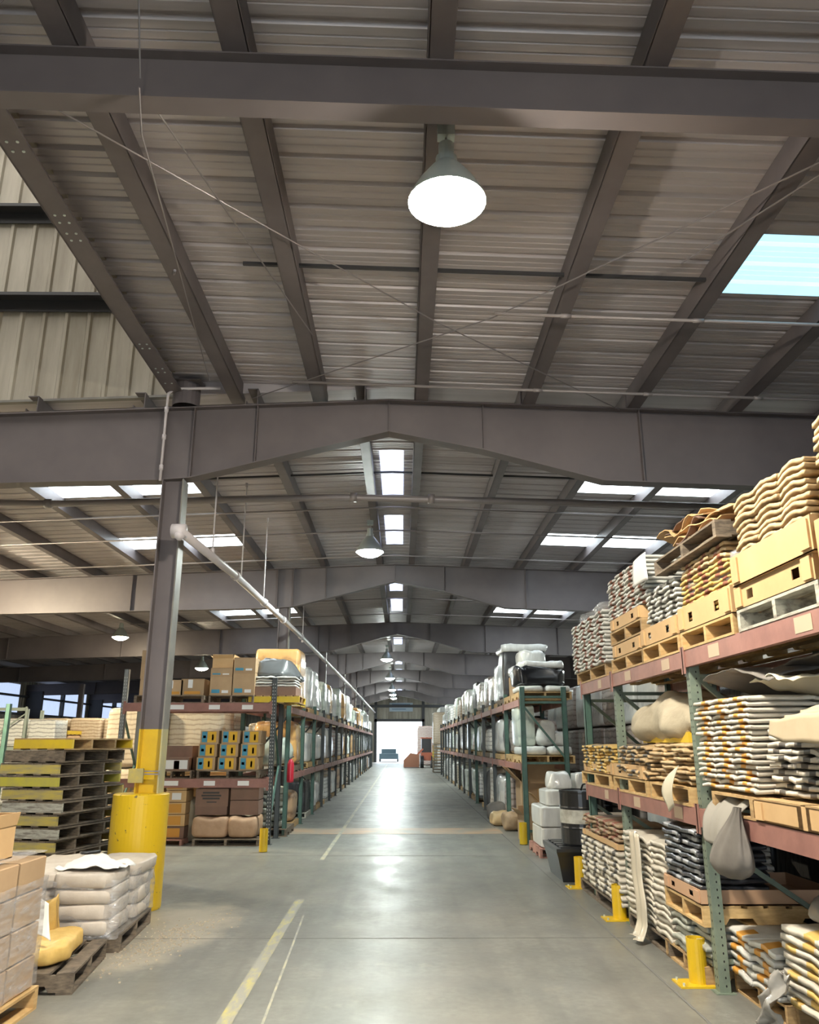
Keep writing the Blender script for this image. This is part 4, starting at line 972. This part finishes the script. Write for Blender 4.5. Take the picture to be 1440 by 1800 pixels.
b=MB(); b.box(-.3,.4,.0,.9,1.05,2.0); b.build('cab',BLACKP,tr); b=MB(); b.box(-.36,.46,-.05,.95,2.0,2.08); b.build('cab_roof',REDP,tr)
b=MB(); b.prism([(-1.6,.05),(-.5,.05),(-.5,.9),(-1.1,1.0),(-1.6,.5)],-.9,.9); b.build('bucket',mat('bucket_rust',(.30,.13,.08),.6),tr)
b=MB(); b.bar((-.8,-.4,.7),(-.2,-.4,1.3),.1); b.bar((-.8,.5,.7),(-.2,.5,1.3),.1); b.build('lift_arm',REDP,tr)
for x,y in ((-.3,-.75),(.45,-.75),(-.3,.9),(.45,.9)):
    b=MB(); b.tube([(x-.1,y,.42),(x+.12,y,.42)],.42,18); b.build('wheel',BLACKP,tr)
b=MB(); b.box(-.9,.9,-1.5,1.5,.25,.75); b.box(-.7,.7,-.7,1.2,.75,1.15)
b.mi=1
for x,y in ((-.9,-1),(.78,-1),(-.9,1),(.78,1)): b.tube([(x,y,.3),(x+.14,y,.3)],.3,14)
tag(b.build('parked_car',[mat('dull_blue_paint',(.10,.16,.20),.4),BLACKP],loc=(-1.2,79.5,0)),'small dark vehicle outside the bright doorway','car')

# stacks behind the right racks
nn=0
for (x,ys,styles) in ((4.75,(11.6,12.8,14.0,15.3,16.6,17.9,19.2,20.5,21.8,23.1,24.4),('silver','brown','silver')),(6.0,(12.0,13.3,14.6,15.9,17.2,18.5,20,22,24),('white','silver','brown')),(7.4,(13,15,17,19,21,23.5,26),('white','tan','white'))):
    for j,y in enumerate(ys):
        for q in range(3):
            st='brown' if (q==1 or (q==0 and j%2)) else styles[j%3]
            wload(x,y,q*1.02,1.12,1.15,1.0,st,'wrapped load behind the right racks, %s row, %s from near end, %s tier'%({4.75:'first',6.0:'second',7.4:'third'}[x],NTH[j],['bottom','middle','top'][q]),'pallet load','wrapped loads behind the right racks')
# black loads added to keep the depth behind rack A dark
for j,y in enumerate((2.3,3.6,4.9,6.2,7.5,8.8,10.1)):
    for q,z in enumerate((0,1.2)):
        wload(4.05,y,z,1.1,1.2,1.1,'black' if (q==0 or j<2) else 'black','added black load behind the near rack, %s from near end, %s tier'%(NTH[j],['lower','upper'][q]),'pallet load','black loads behind the near rack')

# ------------------------------------------------------------------ left side: yellow column guard
root=empty('column_guard',(-2.88,9.38,0)); tag(root,'big yellow painted concrete cylinder around the foot of the first column','column guard')
b=MB(); prof=[(0,0),(.295,0),(.30,.02),(.30,1.155),(.285,1.165),(.20,1.168),(0,1.168)]; b.lathe(prof,48); b.build('concrete_cylinder',mat('chipped_yellow_paint',(.70,.47,.012),.38,c2=(.20,.15,.04),scale=16,thr=(.285,.32),detail=2,coat=.15),root,smooth=False)
root=empty('column_clamp',(-2.81,9.4,1.37)); tag(root,'yellow bracket clamped around the first column just above its guard','clamp')
b=MB(); b.box(-.19,-.10,-.15,.0,-.09,.05); b.box(-.19,-.03,-.17,-.13,-.09,.06); b.build('bracket_plate',mat('dirty_yellow',(.50,.40,.10),.6,c2=(.38,.33,.14),scale=9),root)
b=MB(); b.bar((-.05,-.13,.0),(.14,-.13,.0),.014); b.bar((-.05,-.13,.03),(.14,-.13,.03),.014); b.build('threaded_rod',ROD,root)
# stack of pallets at left
rz=-math.radians(12); SP=[pallet_proto('pallet',.76,1.42,DARKW,m,True,8) for m in (YELP,DARKW,GREYW,YELB)]
# long stringer faces look right; painted end boards look toward the camera
dirv=Vector((math.sin(math.radians(12)),math.cos(math.radians(12)),0)); side=Vector((-dirv.y,dirv.x,0))
corner=Vector((-4.15,10.15,0)); ctr0=corner+dirv*.71+side*.38
tones=['dull yellow','dull yellow','white and yellow','pale grey','dull yellow','peeling grey','whitish','mustard','bright lime yellow','faded yellow','bare grey','bright yellow']
def spallet(mm,md):
    root=empty('pallet',(0,0,-50)); W,L,H=.80,1.42,.14    # W across (painted faces look to -y), openings look to +x
    b=MB()
    for i in range(7): w_=.11; x=-W/2+(W-w_)*i/6; b.box(x,x+w_,-L/2,L/2,H-.018,H)
    b.build('top_deck',md,root); b=MB()
    for i in range(4): w_=.10; x=-W/2+(W-w_)*i/3; b.box(x,x+w_,-L/2,L/2,0,.017)
    b.build('bottom_deck',md,root)
    for k,y in enumerate((-L/2,-.30,.25,L/2-.04)):
        b=MB(); b.box(-W/2,W/2,y,y+.04,.017,H-.018); b.build('stringer',mm if k in (0,3) else md,root)
    return root
pp={'y':spallet(YELP,DARKW),'g':spallet(GREYW,DARKW),'d':spallet(DARKW,DARKW),'b':spallet(YELB,WOOD),'l':spallet(mat('lime_yellow_paint',(.55,.50,.06),.6,c2=(.45,.40,.10),scale=6),DARKW)}
for k,c_ in enumerate('yygyygglylydb'[:12]):
    c_='yygygygylydb'[k]
    off=(.10 if k==11 else 0)-.0; j=(R.uniform(-.025,.025),R.uniform(-.03,.03))
    p=ctr0+Vector((off+j[0]+(.05 if k<8 else 0),j[1],.0+k*.147))
    o=dup(pp[c_],p,rz+R.uniform(-.02,.02)); o.name='pallet'
    tag(o,'old wooden pallet with %s face in the tall left stack, %s from the floor'%({'y':'faded yellow','g':'grey white','l':'lime yellow','d':'bare dark','b':'bright yellow'}[c_],NTH[k]),'pallet','tall stack of old pallets')
# foreground box pile
XL=-2.45
place_pallet(PW,XL-.53,5.42,0,'fresh pine pallet at the lower left corner under brown cartons',PI/2,sx=1.22)
g='cartons in the wrapped pile at lower left'
for k in range(4):
    for i in range(3):
        for j in range(2):
            if k==3 and False: continue
            cbox(.50,.385,.195,XL-.26-.52*j,4.98+.41*i,.14+k*.205,'brown carton in the lower left pile, %s layer, %s from camera, %s row'%(ORD[k] if k<3 else 'top',NTH[i],['aisle','inner'][j]),m=CARD,group=g,tape=False)
for j in range(2):
    cbox(.5,.4,.20,XL-.33-.52*j,5.42,.985,'open brown carton on top of the lower left pile, %s one'%(['aisle side','inner'][j]),m=CARDL,openf=True,group='open cartons at lower left')
cbox(.48,.4,.2,XL-.52,4.62,1.0,'open carton with raised flaps at the left edge',m=CARDL,openf=True,rz=.1) if False else None
b=MB()
def wrapfn(u,v):
    a=u*4; i=int(min(3,math.floor(a))); t=a-i; W2=.525; D2=.625
    C=[(-W2,-D2),(W2,-D2),(W2,D2),(-W2,D2),(-W2,-D2)]; x=C[i][0]+(C[i+1][0]-C[i][0])*t; y=C[i][1]+(C[i+1][1]-C[i][1])*t
    n=noise.noise_vector(Vector((x*5,y*5,v*5))); return (x*(1.01)+n.x*.012,y*1.01+n.y*.012,.16+v*.66+.012*n.z)
b.grid(64,18,wrapfn); b.grid(14,16,lambda u,v:((u-.5)*1.04,(v-.5)*1.22,.985+.022*nz(u*6,v*7,3)-.10*max(0,abs(u-.5)*2-.9)*0))
tag(b.build('stretch_wrap',FILM,loc=(XL-.525,5.395,0),smooth=True),'clear glossy stretch film around the brown cartons at lower left','stretch wrap')
# pallet B with the yellow bag
place_pallet(PD,-2.92,6.78,0,'grey weathered pallet under the yellow bag',PI/2+.12,sx=1.0)
b=soft(.60,.80,.13,101,e=.34,amp=.04,fs=4,nu=44,nv=18); b.v=[(x,y,z+.10*max(0,-x)*2*(z>.02)) for x,y,z in b.v]
tag(b.build('yellow_feed_bag',[BY],loc=(-2.80,6.78,.145),rz=.15,smooth=True),'slumped yellow paper bag lying on the pallet beside the wrapped cartons','bag')
b=MB()
def ob(u,v):   # open, creased upright bag
    a=2*PI*u; q=lambda t: math.copysign(abs(t)**.45,t); n=noise.noise_vector(Vector((math.cos(a)*2,math.sin(a)*2,v*3)))
    r_=1-.15*v; return (.19*q(math.cos(a))*r_+n.x*.012*(1+v), .10*q(math.sin(a))*r_+n.y*.012, (.30+.07*math.cos(a))*v)
b.grid(40,14,ob); o=b.build('yellow_feed_bag',BY,loc=(-2.95,7.10,.145),rz=.2,smooth=True); s_=o.modifiers.new('t','SOLIDIFY'); s_.thickness=.008
tag(o,'upright open yellow bag behind the white paper sheet','bag')
cloth('paper_sheet',mat('white_sheet',(.80,.79,.76),.6),'curled white paper sheet leaning on the yellow bag','paper',lambda u,v:(-2.86+.21*u+.10*v,6.62-.02*u-.14*v,.60-.22*v-.06*u*u-.03*math.sin(v*3)),10,10,.002)
# pallet A with white sacks
place_pallet(PD,-2.97,8.05,0,'grey weathered pallet under the white sack pile beside the yellow cylinder',PI/2+.08,sx=1.15)
g='white sacks on the pallet beside the yellow cylinder'
for k in range(4):
    for i,(x,y) in enumerate(((-2.72,7.72),(-2.72,8.42),(-3.22,7.72),(-3.22,8.42))):
        b=soft(.50,.68,.128,110+k*4+i,e=.26,amp=.024,fs=5,nu=30,nv=14)
        tag(b.build('white_sack',bagm('pinkish_white_sack',(.60,.545,.48),(.52,.46,.40)),loc=(x+R.uniform(-.015,.015),y,.14+k*.122),rz=.08+R.uniform(-.04,.04),smooth=True),
            'white sack beside the yellow cylinder, %s layer, %s'%(ORD[k] if k<3 else 'top',['near aisle corner','far aisle corner','near inner corner','far inner corner'][i]),'sack',g)
b=MB(); 
def wf(u,v):
    a=u*4; i=int(min(3,math.floor(a))); t=a-i; W2=.53; D2=.70
    C=[(-W2,-D2),(W2,-D2),(W2,D2),(-W2,D2),(-W2,-D2)]; x=C[i][0]+(C[i+1][0]-C[i][0])*t; y=C[i][1]+(C[i+1][1]-C[i][1])*t
    n=noise.noise_vector(Vector((x*4,y*4,v*3+9))); return (x+n.x*.02,y+n.y*.02,.12+v*.46)
b.grid(56,12,wf); tag(b.build('stretch_wrap',FILM,loc=(-2.97,8.07,0),rz=.08,smooth=True),'clear stretch film around the white sack pile beside the yellow cylinder','stretch wrap')
cloth('paper_sheet',PAPER,'crumpled white paper on top of the white sack pile','paper',lambda u,v:(-3.0+.55*u,7.5+.5*v,.66+.05*nz(u*4,v*4,7)+.05*math.sin(u*4)*v),14,14,.003)
b=soft(.18,.1,.03,5,e=.5,amp=.01,fs=9); tag(b.build('tape_gun',BLACKP,loc=(-2.92,8.1,.70),rz=.7,smooth=True),'small black strap lying on the white sack pile','strap')
b=soft(1.3,1.0,.42,120,e=.4,amp=.03,fs=3); tag(b.build('white_sack',BWC,loc=(-4.35,7.2,.0),smooth=True),'large pale sack on the floor left of the wrapped pallets','sack')
# crumbs on the floor
b=MB()
for i in range(420):
    a=R.gauss(0,1); c2=R.gauss(0,1); x=-2.15+.18*a+.12*c2; y=7.9+.55*c2; s_=R.uniform(.003,.010)
    if x<-2.5: continue
    b.box(x-s_,x+s_,y-s_,y+s_,0,s_)
tag(b.build('crumbs',DUSTM),'pale crumbs scattered on the floor before the yellow cylinder','crumbs',kind='stuff')
# ------------------------------------------------------------------ rack C, facing the camera, and rack D along the aisle
RC=empty('pallet_rack',(-3.7,15.4,0)); tag(RC,'left pallet rack facing the camera with two red beams','pallet rack')
for x in (-5.05,-2.33):
    for y in (14.95,15.9):
        post(RC,x,y,0,3.0 if x<-4 else 2.85,mat('galvanised_post',(.22,.23,.23),.5) if x<-4 else RACKK,w=.085,slots=(y<15.5))
    brace(RC,(x,14.98,.3),(x,15.87,1.3),RACKGG); brace(RC,(x,14.98,2.2),(x,15.87,1.3),RACKGG)
for z in (.94,2.25):
    for y in (14.93,15.92): beam(RC,y,-5.05,-2.35,z,.15,axis='x',stick=((-4.2,-3.95),(-3.5,-3.3),(-2.9,-2.7)) if y<15 else ())
loc0(RC)
# extra green posts of the next rack
RD=empty('pallet_rack',(-2.7,36,0)); tag(RD,'long left pallet rack along the aisle behind the camera-facing rack','pallet rack')
XD=-2.2; ND=19
for k in range(ND+1):
    y=16.25+k*2.42
    for x in (XD-.03,XD-.92): post(RD,x,y,0,2.6,RACKGG if k<3 else RACKK,w=.085)
    brace(RD,(XD-.05,y,2.2),(XD-.9,y,1.2),RACKK); brace(RD,(XD-.05,y,.3),(XD-.9,y,1.1),RACKK)
    if k<ND:
        for z in (1.0,2.27):
            beam(RD,XD-.0,y+.04,y+2.38,z,.12); beam(RD,XD-.95,y+.04,y+2.38,z,.12)
loc0(RD)
seqD={1:['green','kraft','kraft','black','silver','silver','green','white','tan','silver','white','kraft','silver'],
      2:['silver','orange','silver','silver','orange','silver','tan','silver','green','redwhite','silver','white','silver'],
      3:['black','orange','tan','silver','silver','silver','green','silver','orange','silver','silver','green','silver']}
def stD(lv,k): return seqD[lv][k] if k<13 else RS.choice(['silver','white','silver','green','orange']), {1:.72,2:.82,3:.95}[lv]+RS.uniform(-.3,.2)*(1 if lv==3 else .6)
plan('left',stD,{1:0,2:1.13,3:2.40},16.3,37,-2.72,skip={(3,0),(1,0),(2,0),(3,1)})
# their first goods
place_pallet(PYB,-2.35,15.55,2.40,'yellow pallet at the left rack corner under white sheets',PI/2,sx=1.0,sy=.85)
place_pallet(PYB,-2.5,16.85,2.40,'yellow pallet under the dark plastic on the left rack top',0,sx=.9)
cbox(.78,.8,.16,-2.35,15.5,2.54,'flat brown carton under white sheets at the left rack corner',m=CARDD,tape=False)
bag_stack('white folded sheet','the pile at the left rack corner',15.15,-2.72,-1.98,2.70,4,2,.05,BWC,None,0,depth=.7,face='y')
b=soft(1.0,1.9,.42,131,e=.5,amp=.08,fs=3,nu=48,nv=22,taper=.4); b.v=[(x,y,z*(1-.3*(y>0)*abs(y))) for x,y,z in b.v]
tag(b.build('dark_plastic_cover',mat('dark_grey_film',(.10,.105,.11),.35,coat=.6),loc=(-2.45,16.1,2.86),smooth=True),'dark grey plastic sheet slumped over the left rack corner','plastic cover')
o=wload(-2.70,18.1,2.54,1.0,1.1,1.15,'orange','tall orange load under clear film on the left rack',amp=.02)
o=wload(-2.7,16.9,1.27,.9,.95,.55,'green','pale heap of sacks on the left middle shelf',e=.6,amp=.07)
for k in range(6):
    b=soft(.8,.8,.13,140+k,e=.4,amp=.05,fs=4); tag(b.build('green_white_sack',BG,loc=(-2.68,16.7,.14+k*.12),rz=R.uniform(-.3,.3),smooth=True),'grey green sack in the slumped floor pile of the left rack, %s from floor'%NTH[k],'sack','slumped grey green sacks')
place_pallet(PD,-2.68,16.7,0,'dark pallet under the slumped grey green sacks',0)
# red fire extinguisher at the corner
root=empty('fire_extinguisher',(-2.12,16.0,.98)); tag(root,'red fire extinguisher hanging at the left rack corner','fire extinguisher')
b=MB(); b.lathe([(0,0),(.06,0),(.065,.03),(.065,.34),(.04,.40),(.02,.42),(0,.42)],16); b.build('cylinder',mat('extinguisher_red',(.45,.02,.04),.35),root,smooth=True)
b=MB(); b.bar((-.03,0,.43),(.06,0,.47),.02); b.build('handle',BLACKP,root)
# rack C top: cartons
def p3(x,y,z,t,m=PD,**k): return place_pallet(m,x,y,z,t,0,**k)
p3(-4.25,15.4,2.40,'dark pallet on the upper red beam at left',sx=1.25,sy=.8)
p3(-3.12,15.4,2.40,'dark pallet on the upper red beam under the tall cartons',sx=.80,sy=.8)
lb=(('white_label',PAPER,.3,.5,.45,.95),('orange_mark',POR,.15,.85,.08,.25))
for i,(x,z,w_,h_,t) in enumerate(((-4.62,2.54,.42,.30,'bottom left'),(-4.22,2.54,.36,.28,'bottom middle'),(-3.86,2.54,.42,.30,'bottom right'),(-4.66,2.84,.36,.28,'left second tier'),(-4.68,3.12,.32,.24,'left top tier'))):
    cbox(w_,.6,h_,x,15.35,z,'brown carton on the upper left beam, '+t,m=CARD,label_parts=lb if i in (1,2) else (),group='cartons on the upper left beam')
lb2=(('blue_label',INKB,.08,.45,.12,.30),('white_label',PAPER,.55,.85,.12,.26))
for i,(x,z,w_,h_,t) in enumerate(((-3.34,2.54,.40,.36,'left lower'),(-3.34,2.90,.40,.14,'left middle'),(-2.92,2.54,.40,.42,'right lower'),(-2.92,2.96,.40,.27,'right upper'))):
    cbox(w_,.6,h_,x,15.35,z,'brown carton with blue label on the upper beam, '+t,m=CARD,label_parts=lb2,group='blue labelled cartons')
cbox(.38,.5,.18,-3.34,15.35,3.04,'torn open carton atop the blue labelled cartons',m=CARDL,openf=True)
# rack C middle: yellow and blue boxes 3x3
p3(-3.10,15.4,1.09,'dark pallet under the yellow and blue cartons',sx=1.08,sy=.8)
p3(-4.10,15.4,1.09,'dark pallet under the red labelled carton',sx=.70,sy=.8)
lb3=(('blue_panel',INKB,.08,.36,.10,.92),('blue_panel_mark',PAPER,.14,.30,.42,.62),('yellow_panel',INKY,.40,.86,.10,.92),('print_lines',INK,.62,.72,.25,.7))
for r_ in range(3):
    for c_ in range(3):
        cbox(.33,.6,.225,-3.48+.38*c_-.02*(2-r_)+.01,15.30,1.23+.23*r_,'carton with yellow and blue panels, %s tier, %s column'%(['bottom','middle','top'][r_],['left','middle','right'][c_]),m=CARD,label_parts=lb3,group='yellow and blue cartons',tape=False)
cbox(.56,.6,.42,-4.08,15.45,1.23,'dark brown carton behind the red labelled carton',m=CARDD,tape=False)
cbox(.44,.3,.22,-4.02,15.1,1.23,'carton with white sides and red mark on the middle beam',m=CARDD,tape=False,label_parts=(('white_panel',PAPER,.05,.95,.1,.8),('red_mark',INKR,.4,.62,.1,.75)))
# rack C floor
p3(-3.02,15.2,0,'dark floor pallet under the two bulging sacks',sx=1.12,sy=.85,sz=.8)
for i,(x,w_) in enumerate(((-3.32,.60),(-2.76,.48))):
    b=soft(w_,.7,.36,150+i,e=.28,amp=.025,fs=3,taper=-.02,nu=36,nv=18); b.v=[(px*(1+.10*math.sin(PI*z/.36)),py,z-.05*(1-min(1,abs(px)/(w_/2)))*(z>.2)) for px,py,z in b.v]
    tag(b.build('brown_paper_sack',bagm('brown_sack',(.46,.30,.19),(.40,.25,.15)),loc=(x,15.12,.12),smooth=True),'bulging brown paper sack under the left rack, %s one'%['left','right'][i],'sack','bulging brown sacks')
pr=[('print_lines',INK,.22,.72,.72,.82),('print_lines',INK,.18,.78,.56,.66),('print_lines',INK,.22,.74,.40,.50),('print_lines',INK,.35,.65,.22,.28)]
cbox(.58,.5,.30,-3.36,15.25,.62,'printed brown carton on the bulging sacks under the left rack',m=CARDD,label_parts=pr,tape=False)
cbox(.56,.5,.14,-3.36,15.25,.48,'low brown carton beneath the printed one',m=CARDD,tape=False)
cbox(.50,.5,.24,-2.78,15.25,.48,'lower plain brown carton over the right bulging sack',m=CARDD,tape=False)
cbox(.50,.5,.24,-2.78,15.25,.73,'upper plain brown carton over the right bulging sack',m=CARDD,tape=False)
cbox(.5,.5,.13,-3.3,15.45,.93,'black flat carton behind the printed carton',m=BLACKP,tape=False)
for k in range(5):
    cbox(.36,.5,.19,-3.98-.0,15.2,.10+.2*k,'orange brown carton in the column beside the yellow cylinder, %s from floor'%NTH[k],m=CARDL if k else CARDD,tape=False,label_parts=(('white_label',PAPER,.3,.75,.2,.8),) if k==3 else (('orange_panel',POR,.05,.8,.12,.88),),group='orange brown cartons')
    cbox(.5,.5,.19,-4.55-.0,15.25,.10+.2*k,'brown carton in the inner column under the left rack, %s from floor'%NTH[k],m=CARD,tape=False,group='inner cartons under the left rack')
p3(-4.3,15.2,-.02,'reddish low pallet under the orange brown cartons',pallet_proto('pallet',1.02,1.1,REDW),sx=1.0,sy=.7,sz=.8)
b=soft(.35,.5,.75,155,e=.5,amp=.06,fs=3,taper=.3); tag(b.build('cream_sack',LINEN,loc=(-3.78,15.45,.0),smooth=True),'tall cream sack between the cartons under the left rack','sack')
# bright beige stacks behind rack C
for j,(x,y) in enumerate(((-5.6,17.9),(-4.35,18.1),(-5.6,19.4),(-4.4,19.5))):
    for q in range(2):
        wload(x,y,q*1.22,1.2,1.15,1.2,'beige','beige sack load behind the left rack, %s of its row, %s tier'%(NTH[j],['lower','upper'][q]),'pallet load','beige sack loads')
cbox(1.0,1.0,.8,-3.95,16.9,.02,'big open orange lit carton behind the left rack floor level',m=CARDL,openf=True)
cbox(1.0,1.0,.75,-5.1,16.8,.02,'second big open carton behind the left rack floor level',m=CARDL,openf=True)
for k in range(5):
    b=soft(.9,.6,.14,160+k,e=.4,amp=.03,fs=4); tag(b.build('pale_sack',[BWC,BY,BW,BWC,BY][k],loc=(-4.7,16.7,1.15+.14*k-.35),smooth=True),'pale sack heaped behind the left rack opening, %s from bottom'%NTH[k],'sack','pale sacks behind the opening')

# far left area
g='wrapped loads in the far left bay'
for j,(x,y) in enumerate(((-12.9,28.2),(-11.7,28.1),(-10.5,28.0),(-9.35,28.0),(-8.2,27.9),(-14.1,28.4),(-7.0,28))):
    for q in range(2):
        wload(x,y,q*1.25,1.1,1.1,1.25,'tan','tan wrapped load in the far left bay, %s of row, %s tier'%(NTH[j],['lower','upper'][q]),'pallet load',g,amp=.03)
place_pallet(PYB,-11.1,26.9,1.95,'yellow pallet on the crates before the far tan loads',0,sx=1.0)
wload(-11.1,26.9,0,1.1,1.1,1.95,'kraft','crate stack carrying the yellow pallet in the far left bay')
RF=empty('pallet_rack',(-12,24,0)); tag(RF,'pale green rack frame in the far left bay','pallet rack')
for x in (-12.3,-10.9):
    for y in (24,25): post(RF,x,y,0,2.65,mat('pale_green_post',(.36,.42,.37),.5),w=.09)
for z in (1.5,2.6): beam(RF,24,-12.3,-10.9,z,.09,m=mat('pale_green_post',(.36,.42,.37),.5),axis='x')
brace(RF,(-12.3,24,1.5),(-10.9,24,2.55),mat('pale_green_post',(.36,.42,.37),.5)); loc0(RF)
for q in range(3):
    wload(-11.6,24.6,q*.8,1.2,.9,.78,'white','white sack load inside the pale green far frame, %s tier'%ORD[q],'pallet load','white loads in the pale green frame')
    wload(-10.4,24.4,q*.8,.8,.9,.76,'white','white sack load right of the pale green far frame, %s tier'%ORD[q],'pallet load','white loads beside the pale green frame')
for q in range(3):
    wload(-13.3,22.5,q*1.15,1.3,1.2,1.12,'beige','pale shelf load at the left edge behind the pallets, %s tier'%ORD[q],'pallet load','pale shelf loads')
RG=empty('pallet_rack',(-10,17,0)); tag(RG,'deep green rack frame cut by the left edge of the photo','pallet rack')
for x in (-10.2,-8.35):
    for y in (16.6,17.5): post(RG,x,y,0,2.5,RACKGG,w=.09)
brace(RG,(-8.35,16.6,2.4),(-9.6,16.6,1.4),RACKGG); 
for z in (1.1,2.3): beam(RG,16.55,-10.2,-8.35,z,.12,axis='x')
loc0(RG)
wload(-9.4,17.1,1.24,1.0,.8,.6,'orange','orange brown carton load in the rack at the left edge')
# more rows deep in both bays so that the hall is not empty
nn=0
for x in (-16.5,-13.5,-8.0,-5.2):
    for y in (33,36,39,42,46,50,55,60):
        for q in range(2):
            wload(x,y,q*1.25,1.6,1.6,1.2,RS.choice(['tan','white','silver','kraft']),'distant load in the left hall, %s row from the wall, %s along it, %s tier'%(NTH[(-16.5,-13.5,-8.0,-5.2).index(x)],NTH[(33,36,39,42,46,50,55,60).index(y)],['lower','upper'][q]),'pallet load','distant loads in the left hall')
for x in (5.4,8.5,12.5):
    for y in (28,32,36,41,47,54,61):
        for q in range(3):
            wload(x,y,q*1.1,1.5,1.6,1.08,RS.choice(['brown','white','silver','tan']),'distant load in the right hall, %s row from the aisle, %s along it, %s tier'%(NTH[(5.4,8.5,12.5).index(x)],NTH[(28,32,36,41,47,54,61).index(y)],ORD[q]),'pallet load','distant loads in the right hall')
# banner above the door
root=empty('banner',(.0,76.9,4.95)); tag(root,'pale blue lettered banner hanging above the far doorway','banner')
b=MB(); b.box(-1.15,1.05,-.03,0,-.42,.38); b.build('sheet',mat('banner_sheet',(.55,.66,.75),.6),root)
for k in range(3): b=MB(); b.box(-.9,.8-.2*k,-.036,-.031,.2-.22*k,.27-.22*k); b.build('text_line',mat('banner_ink',(.16,.26,.40),.6),root)
# the hidden originals of the pallets are not part of the place
for p in [o for o in bpy.data.objects if o.parent is None and o.type=='EMPTY' and o.location.z<-40]:
    for ch in [o for o in bpy.data.objects if o.parent==p]: bpy.data.objects.remove(ch)
    bpy.data.objects.remove(p)

# ------------------------------------------------------------------ keep what the photograph can show
bpy.context.view_layer.update()
cand=[o for o in bpy.data.objects if o.parent is None and o.name.split('.')[0] in ('paper_bag','wrapped_load','pallet','cardboard_box')]
veil=[o for o in bpy.data.objects if o.type=='MESH' and o.data.materials and o.data.materials[0] is FILM]
from mathutils.bvhtree import BVHTree
VV=[];PP=[];OWN=[]
for o in bpy.data.objects:
    if o.type!='MESH' or o in veil: continue
    r=o
    while r.parent: r=r.parent
    k=len(VV); mw=o.matrix_world
    VV.extend([mw@v.co for v in o.data.vertices])
    for p in o.data.polygons: PP.append([k+i for i in p.vertices]); OWN.append(r.name)
tree=BVHTree.FromPolygons(VV,PP)
th=math.atan2(406,1400); ct_,st_=math.cos(th),math.sin(th)
def inframe(p,c,mx=.62,my=.75):
    x,y,z=p-c; D=y*ct_+z*st_; return D>.1 and abs(x/D)<mx and abs((z*ct_-y*st_)/D)<my
cams=[Vector(c) for c in ((0,0,1.7),(-.5,0,1.7),(.5,0,1.7),(0,0,2.0))]
score={}; CH={}
for o in bpy.data.objects:
    if o.parent: CH.setdefault(o.parent.name,[]).append(o)
for o in cand:
    fam=[o]+CH.get(o.name,[])
    names={f.name for f in fam}; seen=0; tot=0; vis0=0
    for f in fam:
        if f.type!='MESH': continue
        V=f.data.vertices; n=len(V); stp=max(1,n//(40 if len(fam)==1 else 16)); mw=f.matrix_world
        for i in range(0,n,stp):
            p=mw@V[i].co; tot+=1
            for ci,c in enumerate(cams):
                if ci and seen: break
                if not inframe(p,c): continue
                d=p-c; L=d.length; loc,nr,idx,ds=tree.ray_cast(c,d/L,L+.02)
                if loc is None or OWN[idx]==o.name or ds>L-.012:
                    seen+=1
                    if ci==0: vis0+=1
    dist=(o.location-cams[0]).length; score[o.name]=(seen,vis0/max(tot,1)/max(dist,1)**2)
def drop(o):
    for c in CH.get(o.name,[]): 
        for g in CH.get(c.name,[]): bpy.data.objects.remove(g)
        bpy.data.objects.remove(c)
    bpy.data.objects.remove(o)
keep=[]
for o in cand:      # what carries a visible load stays as well
    if o.name.startswith(('wrapped_load','pallet')) and o.name.split('.')[0]!='pallet_rack' and score[o.name][0]==0:
        if any(q.name.startswith('wrapped_load') and score[q.name][0] and q.location.z>o.location.z and abs(q.location.x-o.location.x)<.3 and abs(q.location.y-o.location.y)<.3 for q in cand): score[o.name]=(.5,0)
for o in cand:
    if score[o.name][0]==0: drop(o)
    else: keep.append(o.name)
def merge(objs,name,label,cat):
    import bmesh
    bm=bmesh.new(); mats=[]
    for o in objs:
        for m in o.data.materials:
            if m not in mats: mats.append(m)
        mp={i:mats.index(m) for i,m in enumerate(o.data.materials)}
        me=o.data.copy(); me.transform(o.matrix_world)
        for p in me.polygons: p.material_index=mp[p.material_index]
        bm.from_mesh(me); bpy.data.meshes.remove(me)
    me=bpy.data.meshes.new(name); bm.to_mesh(me); bm.free()
    for m in mats: me.materials.append(m)
    o=link(name,me)
    tag(o,label,cat,kind='stuff')
    for q in objs: bpy.data.objects.remove(q)
for nm,label,cat in (('paper_bag','the smaller remaining bags showing in the racked piles','bags'),('wrapped_load','the smallest distant wrapped loads in the racks','pallet loads'),('pallet','the smallest distant pallets in the racks','pallets')):
    L=sorted([o for o in [bpy.data.objects[q] for q in keep if q in bpy.data.objects] if o.name.split('.')[0]==nm],key=lambda o:-score[o.name][1])
    rest=[o for o in L[300:] if o.type=='MESH']
    print('KEPT',nm,len(L),len(rest))
    if rest: merge(rest,nm,label,cat)
